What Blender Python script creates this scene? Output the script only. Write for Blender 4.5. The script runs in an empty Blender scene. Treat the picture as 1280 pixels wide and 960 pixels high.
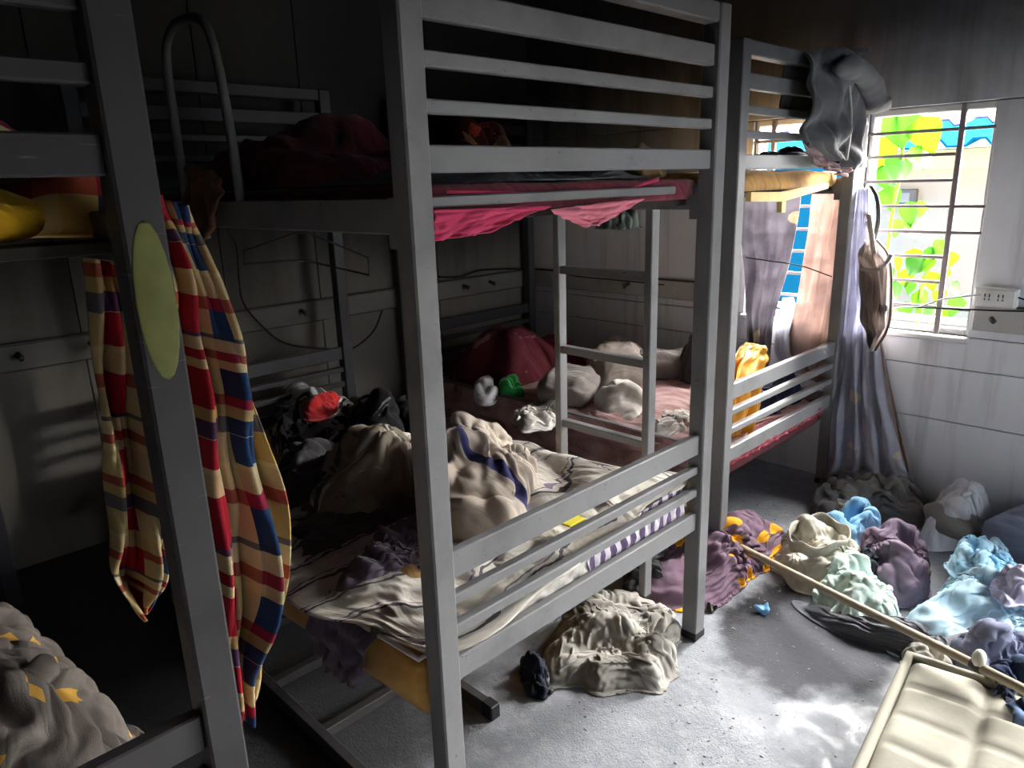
import bpy, bmesh, math, random
import numpy as np
from mathutils import Vector, Matrix

scene = bpy.context.scene
COL = scene.collection
R = math.radians

# ------------------------------------------------------------------ camera
cam_data = bpy.data.cameras.new('camera')
cam_data.sensor_width = 36.0
cam_data.lens = 36.0 * 904.44 / 1280.0
cam_data.clip_start = 0.02
cam = bpy.data.objects.new('camera', cam_data)
COL.objects.link(cam)
yaw, pitch, roll = R(45.8187), R(15.4302), R(-1.8222)
fwd = Vector((math.cos(yaw) * math.cos(pitch), math.sin(yaw) * math.cos(pitch), -math.sin(pitch)))
rt = fwd.cross(Vector((0, 0, 1))).normalized()
up = rt.cross(fwd)
rt2 = rt * math.cos(roll) + up * math.sin(roll)
up2 = -rt * math.sin(roll) + up * math.cos(roll)
M = Matrix((rt2, up2, -fwd)).transposed().to_4x4()
M.translation = Vector((-0.8254, -1.1007, 1.5))
cam.matrix_world = M
scene.camera = cam

# ------------------------------------------------------------------ world, sun, window portals, exposure
world = bpy.data.worlds.new('overcast_sky')
scene.world = world
world.use_nodes = True
wn = world.node_tree
bgn = wn.nodes['Background']
bgn.inputs['Color'].default_value = (0.80, 0.90, 1.0, 1)
bgn.inputs["Strength"].default_value = 2.4

sun_data = bpy.data.lights.new('hazy_sun', 'SUN')
sun_data.energy = 110.0
sun_data.angle = R(66)
sun_data.color = (1.0, 0.98, 0.94)
sun = bpy.data.objects.new('hazy_sun', sun_data)
COL.objects.link(sun)
SUN_FROM = Vector((0.80, -0.22, 0.52))          # direction towards the sun: outside the window wall
sun.rotation_euler = SUN_FROM.to_track_quat('Z', 'Y').to_euler()

XW, YW, ZC, XL, YF = 2.72, 2.33, 2.75, -2.3, -3.1   # inner faces of the room
WIN1 = (-0.285, 0.212, 0.80, 1.765)                  # y0, y1, z0, z1 in the window wall
WIN2 = (0.26, 0.76, 0.80, 1.765)
WIN3 = (-2.00, -1.50, 0.80, 1.765)
WIN4 = (-3.0, -2.6, 0.80, 1.765)


def portal(name, w):
    ld = bpy.data.lights.new(name, 'AREA')
    ld.shape = 'RECTANGLE'
    ld.size = w[1] - w[0]
    ld.size_y = w[3] - w[2]
    ld.cycles.is_portal = True
    o = bpy.data.objects.new(name, ld)
    COL.objects.link(o)
    o.location = (XW + 0.16, (w[0] + w[1]) / 2, (w[2] + w[3]) / 2)
    o.rotation_euler = Vector((1, 0, 0)).to_track_quat('Z', 'Y').to_euler()   # shines towards -X


for k, w in enumerate((WIN1, WIN2, WIN3, WIN4)):
    portal('window_daylight', w)
FILL_DOOR = (1.50, 2.45, 2.05)                             # unseen doorway added in the front wall for fill light: x0, x1, height
dd = bpy.data.lights.new('fill_doorway_daylight', 'AREA')
dd.shape = 'RECTANGLE'
dd.size, dd.size_y = FILL_DOOR[1] - FILL_DOOR[0], FILL_DOOR[2]
dd.cycles.is_portal = True
do = bpy.data.objects.new('fill_doorway_daylight', dd)
COL.objects.link(do)
do.location = ((FILL_DOOR[0] + FILL_DOOR[1]) / 2, YF - 0.16, FILL_DOOR[2] / 2)
do.rotation_euler = Vector((0, -1, 0)).to_track_quat('Z', 'Y').to_euler()

vs = scene.view_settings
vs.view_transform = 'Standard'
vs.look = 'None'
vs.gamma = 1.0
vs.use_curve_mapping = False
vs.exposure = 1.12


# ------------------------------------------------------------------ helpers
def lin(c):
    return tuple(((v / 255) / 12.92 if v / 255 <= 0.04045 else ((v / 255 + 0.055) / 1.055) ** 2.4) for v in c) + (1,)


class NT:
    """small node-tree helper"""

    def __init__(self, name):
        self.m = bpy.data.materials.new(name)
        self.m.use_nodes = True
        self.t = self.m.node_tree
        self.b = self.t.nodes['Principled BSDF']
        self.b.inputs['Specular IOR Level'].default_value = 0.3

    def n(self, typ, **k):
        nd = self.t.nodes.new(typ)
        for a, v in k.items():
            if a.startswith('i_'):
                nd.inputs[a[2:].replace('_', ' ')].default_value = v
            else:
                setattr(nd, a, v)
        return nd

    def l(self, a, b):
        self.t.links.new(a, b)

    def coord(self, kind='Object', scale=(1, 1, 1)):
        tc = self.n('ShaderNodeTexCoord')
        mp = self.n('ShaderNodeMapping')
        mp.inputs['Scale'].default_value = scale
        self.l(tc.outputs[kind], mp.inputs['Vector'])
        return mp.outputs['Vector']

    def noise(self, vec, scale, detail=4, rough=0.55, dist=0.0):
        nd = self.n('ShaderNodeTexNoise')
        nd.inputs['Scale'].default_value = scale
        nd.inputs['Detail'].default_value = detail
        nd.inputs['Roughness'].default_value = rough
        nd.inputs['Distortion'].default_value = dist
        self.l(vec, nd.inputs['Vector'])
        return nd.outputs['Fac']

    def ramp(self, fac, stops, interp='LINEAR'):
        nd = self.n('ShaderNodeValToRGB')
        cr = nd.color_ramp
        cr.interpolation = interp
        while len(cr.elements) > 1:
            cr.elements.remove(cr.elements[-1])
        cr.elements[0].position = stops[0][0]
        cr.elements[0].color = stops[0][1]
        for p, c in stops[1:]:
            e = cr.elements.new(p)
            e.color = c
        self.l(fac, nd.inputs['Fac'])
        return nd.outputs['Color']

    def mix(self, fac, a, b, mode='MIX'):
        nd = self.n('ShaderNodeMix', data_type='RGBA', blend_type=mode)
        for s, v in ((0, fac), (6, a), (7, b)):
            if hasattr(v, 'is_output'):
                self.l(v, nd.inputs[s])
            else:
                nd.inputs[s].default_value = v
        return nd.outputs[2]

    def math(self, op, a, b=None, c=None, clamp=False):
        nd = self.n('ShaderNodeMath', operation=op, use_clamp=clamp)
        for s, v in enumerate((a, b, c)):
            if v is None:
                continue
            if hasattr(v, 'is_output'):
                self.l(v, nd.inputs[s])
            else:
                nd.inputs[s].default_value = v
        return nd.outputs[0]

    def smooth(self, v, a, b):
        nd = self.n('ShaderNodeMapRange', interpolation_type='SMOOTHSTEP')
        self.l(v, nd.inputs[0])
        nd.inputs[1].default_value = a
        nd.inputs[2].default_value = b
        return nd.outputs[0]

    def bump(self, h, strength=0.3, dist=0.01):
        nd = self.n('ShaderNodeBump')
        nd.inputs['Strength'].default_value = strength
        nd.inputs['Distance'].default_value = dist
        self.l(h, nd.inputs['Height'])
        self.l(nd.outputs[0], self.b.inputs['Normal'])

    def done(self, col=None, rough=0.8, metal=0.0):
        if col is not None:
            if hasattr(col, 'is_output'):
                self.l(col, self.b.inputs['Base Color'])
            else:
                self.b.inputs['Base Color'].default_value = col
        if hasattr(rough, 'is_output'):
            self.l(rough, self.b.inputs['Roughness'])
        else:
            self.b.inputs['Roughness'].default_value = rough
        self.b.inputs['Metallic'].default_value = metal
        return self.m


BLACK = (0.008, 0.008, 0.009, 1)


def wrinkle(t, uv, weave):
    """woven grain plus soft rumples"""
    st = t.n('ShaderNodeMapping')
    st.inputs['Scale'].default_value = (1.0, 0.45, 1.0)
    st.inputs['Rotation'].default_value = (0, 0, 0.7)
    t.l(uv, st.inputs['Vector'])
    nz = t.noise(st.outputs[0], 6.5, 3, .5, 1.0)
    rid = t.math('ABSOLUTE', t.math('SUBTRACT', nz, 0.5))
    h = t.math('MULTIPLY_ADD', t.noise(uv, weave, 2, .6), 0.06, t.math('MULTIPLY', rid, 1.6))
    t.bump(h, 0.45, 0.03)


def fabric(name, c1, c2=None, dirt=0.35, scale=5.0, dirtcol=(30, 28, 27), weave=350, rough=0.92, sheen=0.15):
    t = NT(name)
    uv = t.coord('UV')
    c1 = lin(c1)
    c2 = lin(c2) if c2 else tuple(x * 0.72 for x in c1[:3]) + (1,)
    col = t.mix(t.ramp(t.noise(uv, scale, 5, .6, .4), [(0.35, (0, 0, 0, 1)), (0.65, (1, 1, 1, 1))]), c1, c2)
    d = t.smooth(t.noise(uv, scale * 0.7 + 1.3, 6, .62), 0.5, 0.75)
    col = t.mix(t.math('MULTIPLY', d, dirt), col, lin(dirtcol))
    wrinkle(t, uv, weave)
    t.b.inputs['Sheen Weight'].default_value = sheen
    return t.done(col, rough)


def leafy(name, base, base2, leaf, leaf2, scale=5.0, thr=0.42):
    """printed cloth with scattered pointed leaf blots"""
    t = NT(name)
    uv = t.coord('UV')
    wob = t.n('ShaderNodeTexNoise')
    wob.inputs['Scale'].default_value = 7
    t.l(uv, wob.inputs['Vector'])
    add = t.n('ShaderNodeVectorMath', operation='MULTIPLY_ADD')
    t.l(wob.outputs['Color'], add.inputs[0])
    add.inputs[1].default_value = (0.14, 0.14, 0)
    t.l(uv, add.inputs[2])
    vo = t.n('ShaderNodeTexVoronoi', feature='F1', distance='MANHATTAN')
    vo.inputs['Scale'].default_value = scale
    t.l(add.outputs[0], vo.inputs['Vector'])
    sep = t.n('ShaderNodeSeparateColor')
    t.l(vo.outputs['Color'], sep.inputs[0])
    on = t.math('GREATER_THAN', sep.outputs[0], 0.36)
    m = t.math('MULTIPLY', t.math('LESS_THAN', vo.outputs['Distance'], thr), on)
    g = t.mix(t.noise(uv, 4, 5), lin(base), lin(base2))
    lf = t.mix(t.noise(uv, 9, 4), lin(leaf), lin(leaf2))
    col = t.mix(m, g, lf)
    d = t.smooth(t.noise(uv, 3.1, 6, .62), 0.55, 0.78)
    col = t.mix(t.math('MULTIPLY', d, 0.4), col, lin((40, 36, 36)))
    wrinkle(t, uv, 320)
    return t.done(col, 0.92)


def blots(name, base, cols, scale=6.0, dirt=0.25):
    """irregular printed blots: list of (threshold low, colour)"""
    t = NT(name)
    uv = t.coord('UV')
    col = lin(base)
    for k, (thr, c) in enumerate(cols):
        mp = t.n('ShaderNodeMapping')
        mp.inputs['Location'].default_value = (3.7 * k, 1.9 * k, 5.1 * k)
        t.l(uv, mp.inputs['Vector'])
        f = t.smooth(t.noise(mp.outputs[0], scale, 4, .6, 1.1), thr, thr + 0.025)
        col = t.mix(f, col, lin(c))
    d = t.smooth(t.noise(uv, 3.1, 6, .62), 0.55, 0.78)
    col = t.mix(t.math('MULTIPLY', d, dirt), col, lin((24, 22, 22)))
    wrinkle(t, uv, 320)
    return t.done(col, 0.92)


def striped(name, stops, axis=0, reps=6.0, dirt=0.3, wobble=0.02, rough=0.92):
    t = NT(name)
    uv = t.coord('UV')
    sp = t.n('ShaderNodeSeparateXYZ')
    t.l(uv, sp.inputs[0])
    v = t.math('MULTIPLY_ADD', t.noise(uv, 5, 3), wobble, sp.outputs[axis])
    f = t.math('FRACT', t.math('MULTIPLY', v, reps))
    col = t.ramp(f, [(p, lin(c)) for p, c in stops], 'CONSTANT')
    d = t.smooth(t.noise(uv, 4.1, 6, .62), 0.5, 0.75)
    col = t.mix(t.math('MULTIPLY', d, dirt), col, lin((34, 30, 30)))
    wrinkle(t, uv, 320)
    return t.done(col, rough)


def plaid(name, su, sv, ru, rv):
    t = NT(name)
    uv = t.coord('UV')
    sp = t.n('ShaderNodeSeparateXYZ')
    t.l(uv, sp.inputs[0])
    a = t.ramp(t.math('FRACT', t.math('MULTIPLY', sp.outputs[0], ru)), [(p, lin(c)) for p, c in su], 'CONSTANT')
    b = t.ramp(t.math('FRACT', t.math('MULTIPLY', sp.outputs[1], rv)), [(p, lin(c)) for p, c in sv], 'CONSTANT')
    m = t.math('GREATER_THAN', t.math('FRACT', t.math('MULTIPLY', sp.outputs[1], rv * 1.5)), 0.42)
    col = t.mix(t.math('MULTIPLY', m, 0.80), a, b)
    d = t.smooth(t.noise(uv, 4.1, 6, .62), 0.5, 0.8)
    col = t.mix(t.math('MULTIPLY', d, 0.3), col, lin((60, 46, 30)))
    wrinkle(t, uv, 260)
    return t.done(col, 0.93)


def painted_metal(name, c, soot=0.5, rough=0.42, scale=3.0, soot_shade_z=None):
    """grey enamelled steel, smoke film, painted shade, scratches and ash specks"""
    t = NT(name)
    ob = t.coord('Object')
    c1 = lin(c)
    f = t.smooth(t.noise(ob, scale, 6, .62), 0.42, 0.72)
    col = t.mix(t.math('MULTIPLY', f, soot), c1, tuple(x * 0.45 for x in c1[:3]) + (1,))
    st = t.coord('Object', (3, 3, 40))
    s = t.smooth(t.noise(st, 4.0, 4, .6), 0.64, 0.7)
    col = t.mix(t.math('MULTIPLY', s, 0.25), col, lin((150, 146, 138)))
    if soot_shade_z:                                             # soot film and painted shade on the upper part of the frame
        sx = t.n('ShaderNodeSeparateXYZ')
        t.l(ob, sx.inputs[0])
        zz = t.math('MULTIPLY_ADD', t.noise(ob, 2.5, 5), 0.25, t.math('SUBTRACT', sx.outputs[2], 0.12))
        col = t.mix(t.math('MULTIPLY', t.smooth(zz, soot_shade_z[0], soot_shade_z[1]), soot_shade_z[2]), col, lin((30, 29, 31)))
        yy = t.math('MULTIPLY_ADD', t.noise(ob, 2.0, 5), 0.4, sx.outputs[1])     # shade painted over the wall end
        col = t.mix(t.math('MULTIPLY', t.smooth(yy, 1.1, 2.1), 0.75), col, lin((40, 40, 46)))
    sp = t.smooth(t.noise(ob, 55, 3, .7), 0.68, 0.72)
    col = t.mix(t.math('MULTIPLY', sp, 0.6), col, lin((25, 24, 23)))
    t.bump(t.noise(ob, 90, 3), 0.08, 0.002)
    return t.done(col, t.math('MULTIPLY_ADD', f, 0.25, rough))


def plain(name, c, rough=0.6, metal=0.0, var=0.15, scale=12, bump=0.0, kind='Object', spec=0.3):
    t = NT(name)
    t.b.inputs['Specular IOR Level'].default_value = spec
    ob = t.coord(kind)
    c1 = lin(c)
    col = t.mix(t.noise(ob, scale, 4), tuple(x * (1 - var) for x in c1[:3]) + (1,), tuple(min(1, x * (1 + var)) for x in c1[:3]) + (1,))
    if bump:
        t.bump(t.noise(ob, scale * 4, 3), bump, 0.004)
    return t.done(col, rough, metal)


def link(name, me, mat=None, parent=None):
    o = bpy.data.objects.new(name, me)
    COL.objects.link(o)
    if mat:
        me.materials.append(mat)
    if parent:
        o.parent = parent
    return o


def tag(o, label, cat, group=None):
    o['label'] = label
    o['category'] = cat
    if group:
        o['group'] = group
    return o


def thing(name, label, cat, loc=(0, 0, 0), rz=0.0, group=None):
    o = bpy.data.objects.new(name, None)
    o.empty_display_size = 0.05
    COL.objects.link(o)
    o.location = loc
    o.rotation_euler = (0, 0, rz)
    return tag(o, label, cat, group)


def struct(o):
    o['kind'] = 'structure'
    return o


def bm_mesh(bm, name, smooth=False):
    me = bpy.data.meshes.new(name)
    bm.normal_update()
    bm.to_mesh(me)
    bm.free()
    if smooth:
        for p in me.polygons:
            p.use_smooth = True
    return me


def box_bm(x0, x1, y0, y1, z0, z1, bev=0.0, bm=None, segs=1):
    b = bm or bmesh.new()
    r = bmesh.ops.create_cube(b, size=1)
    vs_ = r['verts']
    for v in vs_:
        v.co = Vector((x0 + (v.co.x + .5) * (x1 - x0), y0 + (v.co.y + .5) * (y1 - y0), z0 + (v.co.z + .5) * (z1 - z0)))
    if bev:
        es = list({e for v in vs_ for e in v.link_edges})
        bmesh.ops.bevel(b, geom=es, offset=bev, segments=segs, affect='EDGES', profile=0.5)
    return b


def box(name, x0, x1, y0, y1, z0, z1, mat, parent=None, bev=0.003, segs=1):
    return link(name, bm_mesh(box_bm(x0, x1, y0, y1, z0, z1, bev, None, segs), name), mat, parent)


def tube_mesh(name, pts, rad, sides=8, closed=False):
    """swept round tube; rad a number or one per point"""
    pts = [Vector(p) for p in pts]
    n = len(pts)
    rads = rad if isinstance(rad, (list, tuple)) else [rad] * n
    vv, ff = [], []
    ref = Vector((0.13, 0.31, 0.94))
    for i, p in enumerate(pts):
        a = pts[(i - 1) % n] if (i or closed) else p
        b = pts[(i + 1) % n] if (i < n - 1 or closed) else p
        d = (b - a).normalized()
        s = d.cross(ref)
        if s.length < 1e-3:
            s = d.cross(Vector((1, 0, 0)))
        s.normalize()
        w = s.cross(d)
        for k in range(sides):
            an = 2 * math.pi * k / sides
            vv.append(p + (s * math.cos(an) + w * math.sin(an)) * rads[i])
    m = n if closed else n - 1
    for i in range(m):
        for k in range(sides):
            a, b = i * sides + k, i * sides + (k + 1) % sides
            c, d = ((i + 1) % n) * sides + (k + 1) % sides, ((i + 1) % n) * sides + k
            ff.append((a, b, c, d))
    if not closed:
        ff.append(tuple(range(sides))[::-1])
        ff.append(tuple((n - 1) * sides + k for k in range(sides)))
    me = bpy.data.meshes.new(name)
    me.from_pydata([tuple(v) for v in vv], [], ff)
    for p in me.polygons:
        p.use_smooth = True
    return me


def spline(pts, n):
    """Catmull-Rom through the points"""
    P = [Vector(p) for p in pts]
    P = [P[0] * 2 - P[1]] + P + [P[-1] * 2 - P[-2]]
    out = []
    seg = len(P) - 3
    for i in range(n):
        t = i / (n - 1) * seg
        k = min(int(t), seg - 1)
        t -= k
        a, b, c, d = P[k:k + 4]
        out.append(0.5 * ((2 * b) + (c - a) * t + (2 * a - 5 * b + 4 * c - d) * t * t + (3 * b - a - 3 * c + d) * t ** 3))
    return out


# ------------------------------------------------------------------ cloth: a small position-based solver
def waves(seed, f, k=7):
    rg = np.random.RandomState(seed)
    an = rg.rand(k) * np.pi * 2
    fr = f * (0.6 + 0.9 * rg.rand(k))
    ph = rg.rand(k) * np.pi * 2

    def fn(x, y):
        s = 0
        for a, q, p in zip(an, fr, ph):
            s = s + np.sin((x * np.cos(a) + y * np.sin(a)) * q * 2 * np.pi + p)
        return s / math.sqrt(k)
    return fn


def settle(X, cu, cv, base, it=90, pin=0.03, grav=0.0012, hmax=0.08, kb=0.12):
    """X: (nu,nv,3) start shape; rest lengths are cu, cv times the start spacing, so the sheet buckles into folds"""
    X = X.copy()
    X0 = X.copy()
    ru = np.linalg.norm(X[1:] - X[:-1], axis=2) * cu
    rv = np.linalg.norm(X[:, 1:] - X[:, :-1], axis=2) * cv
    ru = 0.5 * ru + 0.5 * ru.mean()
    rv = 0.5 * rv + 0.5 * rv.mean()
    rd = np.sqrt((0.5 * (ru[:, 1:] + ru[:, :-1])) ** 2 + (0.5 * (rv[1:] + rv[:-1])) ** 2)
    for k in range(it):
        for par in (0, 1):
            a, b = X[par:-1:2], X[par + 1::2]
            d = b - a
            l = np.linalg.norm(d, axis=2) + 1e-9
            c = (0.5 * (l - ru[par::2]) / l)[..., None] * d
            a += c
            b -= c
            a, b = X[:, par:-1:2], X[:, par + 1::2]
            d = b - a
            l = np.linalg.norm(d, axis=2) + 1e-9
            c = (0.5 * (l - rv[:, par::2]) / l)[..., None] * d
            a += c
            b -= c
        for a, b in ((X[:-1, :-1], X[1:, 1:]), (X[1:, :-1], X[:-1, 1:])):
            d = b - a
            l = np.linalg.norm(d, axis=2) + 1e-9
            c = (0.12 * (l - rd) / l)[..., None] * d
            a += c
            b -= c
        for st in (2, 3):
            for ax in (0, 1):
                if ax == 0:
                    a, b = X[:-st], X[st:]
                    r = st * 0.96 * (ru[:-(st - 1)] + ru[st - 1:]) / 2
                else:
                    a, b = X[:, :-st], X[:, st:]
                    r = st * 0.96 * (rv[:, :-(st - 1)] + rv[:, st - 1:]) / 2
                d = b - a
                l = np.linalg.norm(d, axis=2) + 1e-9
                c = (kb * 0.5 * np.minimum(l - r, 0) / l)[..., None] * d
                a += c
                b -= c
        X[..., 2] -= grav
        X[..., :2] += pin * (X0[..., :2] - X[..., :2])
        lo = base
        z = X[..., 2]
        z = np.maximum(z, lo)
        over = np.maximum(z - (lo + hmax), 0)
        X[..., 2] = z - 0.6 * over
    S = X.copy()
    S[1:-1, 1:-1] = 0.5 * X[1:-1, 1:-1] + 0.125 * (X[:-2, 1:-1] + X[2:, 1:-1] + X[1:-1, :-2] + X[1:-1, 2:])
    return S


def grid_obj(name, X, mat, parent=None, uv=(1, 1), thick=0.004, sub=1, holes=None):
    nu, nv = X.shape[:2]
    me = bpy.data.meshes.new(name)
    idx = np.arange(nu * nv).reshape(nu, nv)
    q = np.stack([idx[:-1, :-1], idx[1:, :-1], idx[1:, 1:], idx[:-1, 1:]], -1).reshape(-1, 4)
    me.from_pydata(X.reshape(-1, 3).tolist(), [], q.tolist())
    l = me.uv_layers.new(name='UVMap')
    uu, vv = np.meshgrid(np.linspace(0, uv[0], nu), np.linspace(0, uv[1], nv), indexing='ij')
    co = np.stack([uu.reshape(-1), vv.reshape(-1)], 1)[q.reshape(-1)]
    l.data.foreach_set('uv', co.astype(np.float32).reshape(-1))
    me.polygons.foreach_set('use_smooth', np.ones(len(q), dtype=bool))
    o = link(name, me, mat, parent)
    if sub:
        s = o.modifiers.new('sub', 'SUBSURF')
        s.levels = s.render_levels = sub
    if thick:
        s = o.modifiers.new('thick', 'SOLIDIFY')
        s.thickness = thick
        s.offset = -1
    return o


def heap(name, poly, mat, h=0.08, crumple=1.35, n=44, seed=1, f=3.0, floor=0.0, hmax=0.07, power=0.6, aniso=(1, 1),
         parent=None, thick=0.004, lump=0.28, uvs=1.0, it=90, edge=0.0, turn=0.0, crease=None, flat=3.0):
    """crumpled cloth over an outline: a star-shaped polygon of (x, y[, z]) points, raised like a low heap"""
    n = int(n * 1.25)
    P = np.array([p[:2] for p in poly], float)
    if crease is None:
        crease = 0.016 + 0.18 * hmax
    # centroid of the polygon
    x, y = P[:, 0], P[:, 1]
    x2, y2 = np.roll(x, -1), np.roll(y, -1)
    cr = x * y2 - x2 * y
    A = cr.sum() / 2
    c = np.array([((x + x2) * cr).sum(), ((y + y2) * cr).sum()]) / (6 * A)
    th = np.linspace(0, 2 * np.pi, 181)
    rad = np.zeros(len(th))
    for i, t in enumerate(th):
        d = np.array([math.cos(t), math.sin(t)])
        best = 0
        for j in range(len(P)):
            a = P[j] - c
            e = P[(j + 1) % len(P)] - P[j]
            den = d[0] * e[1] - d[1] * e[0]
            if abs(den) < 1e-12:
                continue
            s = (a[0] * e[1] - a[1] * e[0]) / den
            w = (a[0] * d[1] - a[1] * d[0]) / den
            if s > 0 and -1e-6 <= w <= 1 + 1e-6:
                best = max(best, s)
        rad[i] = best
    rad = np.convolve(np.concatenate([rad[-4:-1], rad, rad[1:4]]), np.ones(7) / 7, 'valid')
    u, v = np.meshgrid(np.linspace(-1, 1, n), np.linspace(-1, 1, n), indexing='ij')
    dx, dy = u * np.sqrt(1 - v * v / 2), v * np.sqrt(1 - u * u / 2)
    r = np.sqrt(dx * dx + dy * dy)
    t = (np.arctan2(dy, dx) + turn) % (2 * np.pi)
    Rr = np.interp(t, th, rad)
    crumple = 1 + (crumple - 1) * 0.5
    wob = 1 + 0.05 * waves(seed + 7, 1.7)(np.cos(t), np.sin(t)) * r
    X = np.zeros((n, n, 3))
    X[..., 0] = c[0] + r * Rr * wob * np.cos(t)
    X[..., 1] = c[1] + r * Rr * wob * np.sin(t)
    size = math.sqrt(abs(A))
    l1 = waves(seed + 3, 1.1 / size)
    fl = floor(X[..., 0], X[..., 1]) if callable(floor) else floor
    dome = np.clip(1 - (r / 0.94) ** flat, 0, 1) ** (power + 0.2)
    l2 = waves(seed + 5, 2.3 / size)
    base = fl + 0.004 + edge + h * dome * np.clip(1 + lump * l1(X[..., 0], X[..., 1]) + 0.6 * lump * l2(X[..., 0], X[..., 1]), 0.15, 2)
    w1, w2 = waves(seed + 11, f / size / 2), waves(seed + 13, f / size)
    X[..., 2] = base + 0.02 + 0.35 * hmax * np.abs(w1(X[..., 0], X[..., 1])) + 0.15 * hmax * w2(X[..., 0], X[..., 1])
    X = settle(X, crumple * aniso[0], crumple * aniso[1], base, it=it, hmax=hmax * 0.55, pin=(0.03 + 0.35 * np.clip(r, 0, 1) ** 10)[..., None])
    X[..., 2] = base + (X[..., 2] - base) * np.clip((1.02 - r) * 7, 0.2, 1)
    if crease:
        # secondary folds: rounded crests and sharp valleys, fading in and out, along two leading directions
        rgc = np.random.RandomState(seed + 20)
        th0 = rgc.rand() * np.pi
        px, py = X[..., 0], X[..., 1]
        tot = 0
        for q, (fr, am) in enumerate(((0.9, 1.0), (1.5, 0.7), (2.6, 0.45), (4.2, 0.22))):
            an = th0 + (0, 0.5, 1.1, -0.6)[q] + 0.3 * rgc.randn()
            wp = waves(seed + 30 + q, (1.0 + 0.5 * q) / size)
            md = waves(seed + 40 + q, 1.3 / size)
            sc = (px * np.cos(an) + py * np.sin(an) + 0.11 * size * wp(px, py)) / size
            fold = np.abs(np.sin(np.pi * (fr * f * 0.8 * sc + rgc.rand()))) ** 0.85
            tot = tot + am * fold * np.clip(0.55 + 0.6 * md(px, py), 0, 1.3)
        gu = np.gradient(X, axis=0)
        gv = np.gradient(X, axis=1)
        nrm = np.cross(gu, gv)
        nrm /= np.linalg.norm(nrm, axis=2, keepdims=True) + 1e-9
        nrm *= np.sign(nrm[..., 2:3] + 1e-9)
        for _ in range(2):
            nrm[1:-1, 1:-1] = 0.4 * nrm[1:-1, 1:-1] + 0.15 * (nrm[:-2, 1:-1] + nrm[2:, 1:-1] + nrm[1:-1, :-2] + nrm[1:-1, 2:])
        X = X + nrm * (crease * (tot - 0.6) * np.clip((1 - r) * 6, 0, 1))[..., None]
        X[..., 2] = np.maximum(X[..., 2], fl + 0.003)
    return grid_obj(name, X, mat, parent, (uvs * size * 1.4, uvs * size * 1.4), thick)


def drape(name, rows, mat, nu=40, nv=40, pleats=5, amp=0.02, seed=1, parent=None, thick=0.003, uvs=1.0, normal=None, sub=1, rag=0.0):
    """hanging sheet: rows of (left point, right point) from top to bottom, pleated across"""
    Lp = np.array([tuple(p) for p in spline([r[0] for r in rows], nv)])
    Rp = np.array([tuple(p) for p in spline([r[1] for r in rows], nv)])
    u = np.linspace(0, 1, nu)[:, None]
    X = Lp[None] * (1 - u[..., None]) + Rp[None] * u[..., None]
    v = np.linspace(0, 1, nv)[None]
    across = (Rp - Lp).mean(0)
    if normal is None:
        nr = np.array([-across[1], across[0], 0.0])
    else:
        nr = np.array(normal, float)
    nr /= np.linalg.norm(nr)
    rg = np.random.RandomState(seed)
    ph = rg.rand(4) * 6.28
    uu = u + 0.05 * np.sin(5 * v + ph[0]) + 0.03 * np.sin(11 * v + ph[1])
    pl = np.sin(2 * np.pi * pleats * uu + ph[2]) + 0.45 * np.sin(2 * np.pi * pleats * 1.73 * uu + 3 * v + ph[3])
    wn_ = waves(seed, 2.2)
    off = amp * (0.45 + 0.55 * v) * pl + amp * 0.7 * wn_(u + 0 * v, v * 1.5)
    w2 = waves(seed + 50, 5.0)
    off = off + amp * 0.28 * w2(u * 1.4 + 0 * v, v * 0.7)
    X = X + off[..., None] * nr
    if rag:
        X[:, -1, 2] += rag * np.sin(u[:, 0] * 31 + ph[0]) * np.sin(u[:, 0] * 13)
    w = float(np.linalg.norm(across))
    hgt = float(np.linalg.norm((Lp[1:] - Lp[:-1]), axis=1).sum())
    return grid_obj(name, X, mat, parent, (uvs * w * 1.3, uvs * hgt), thick, sub)


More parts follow.
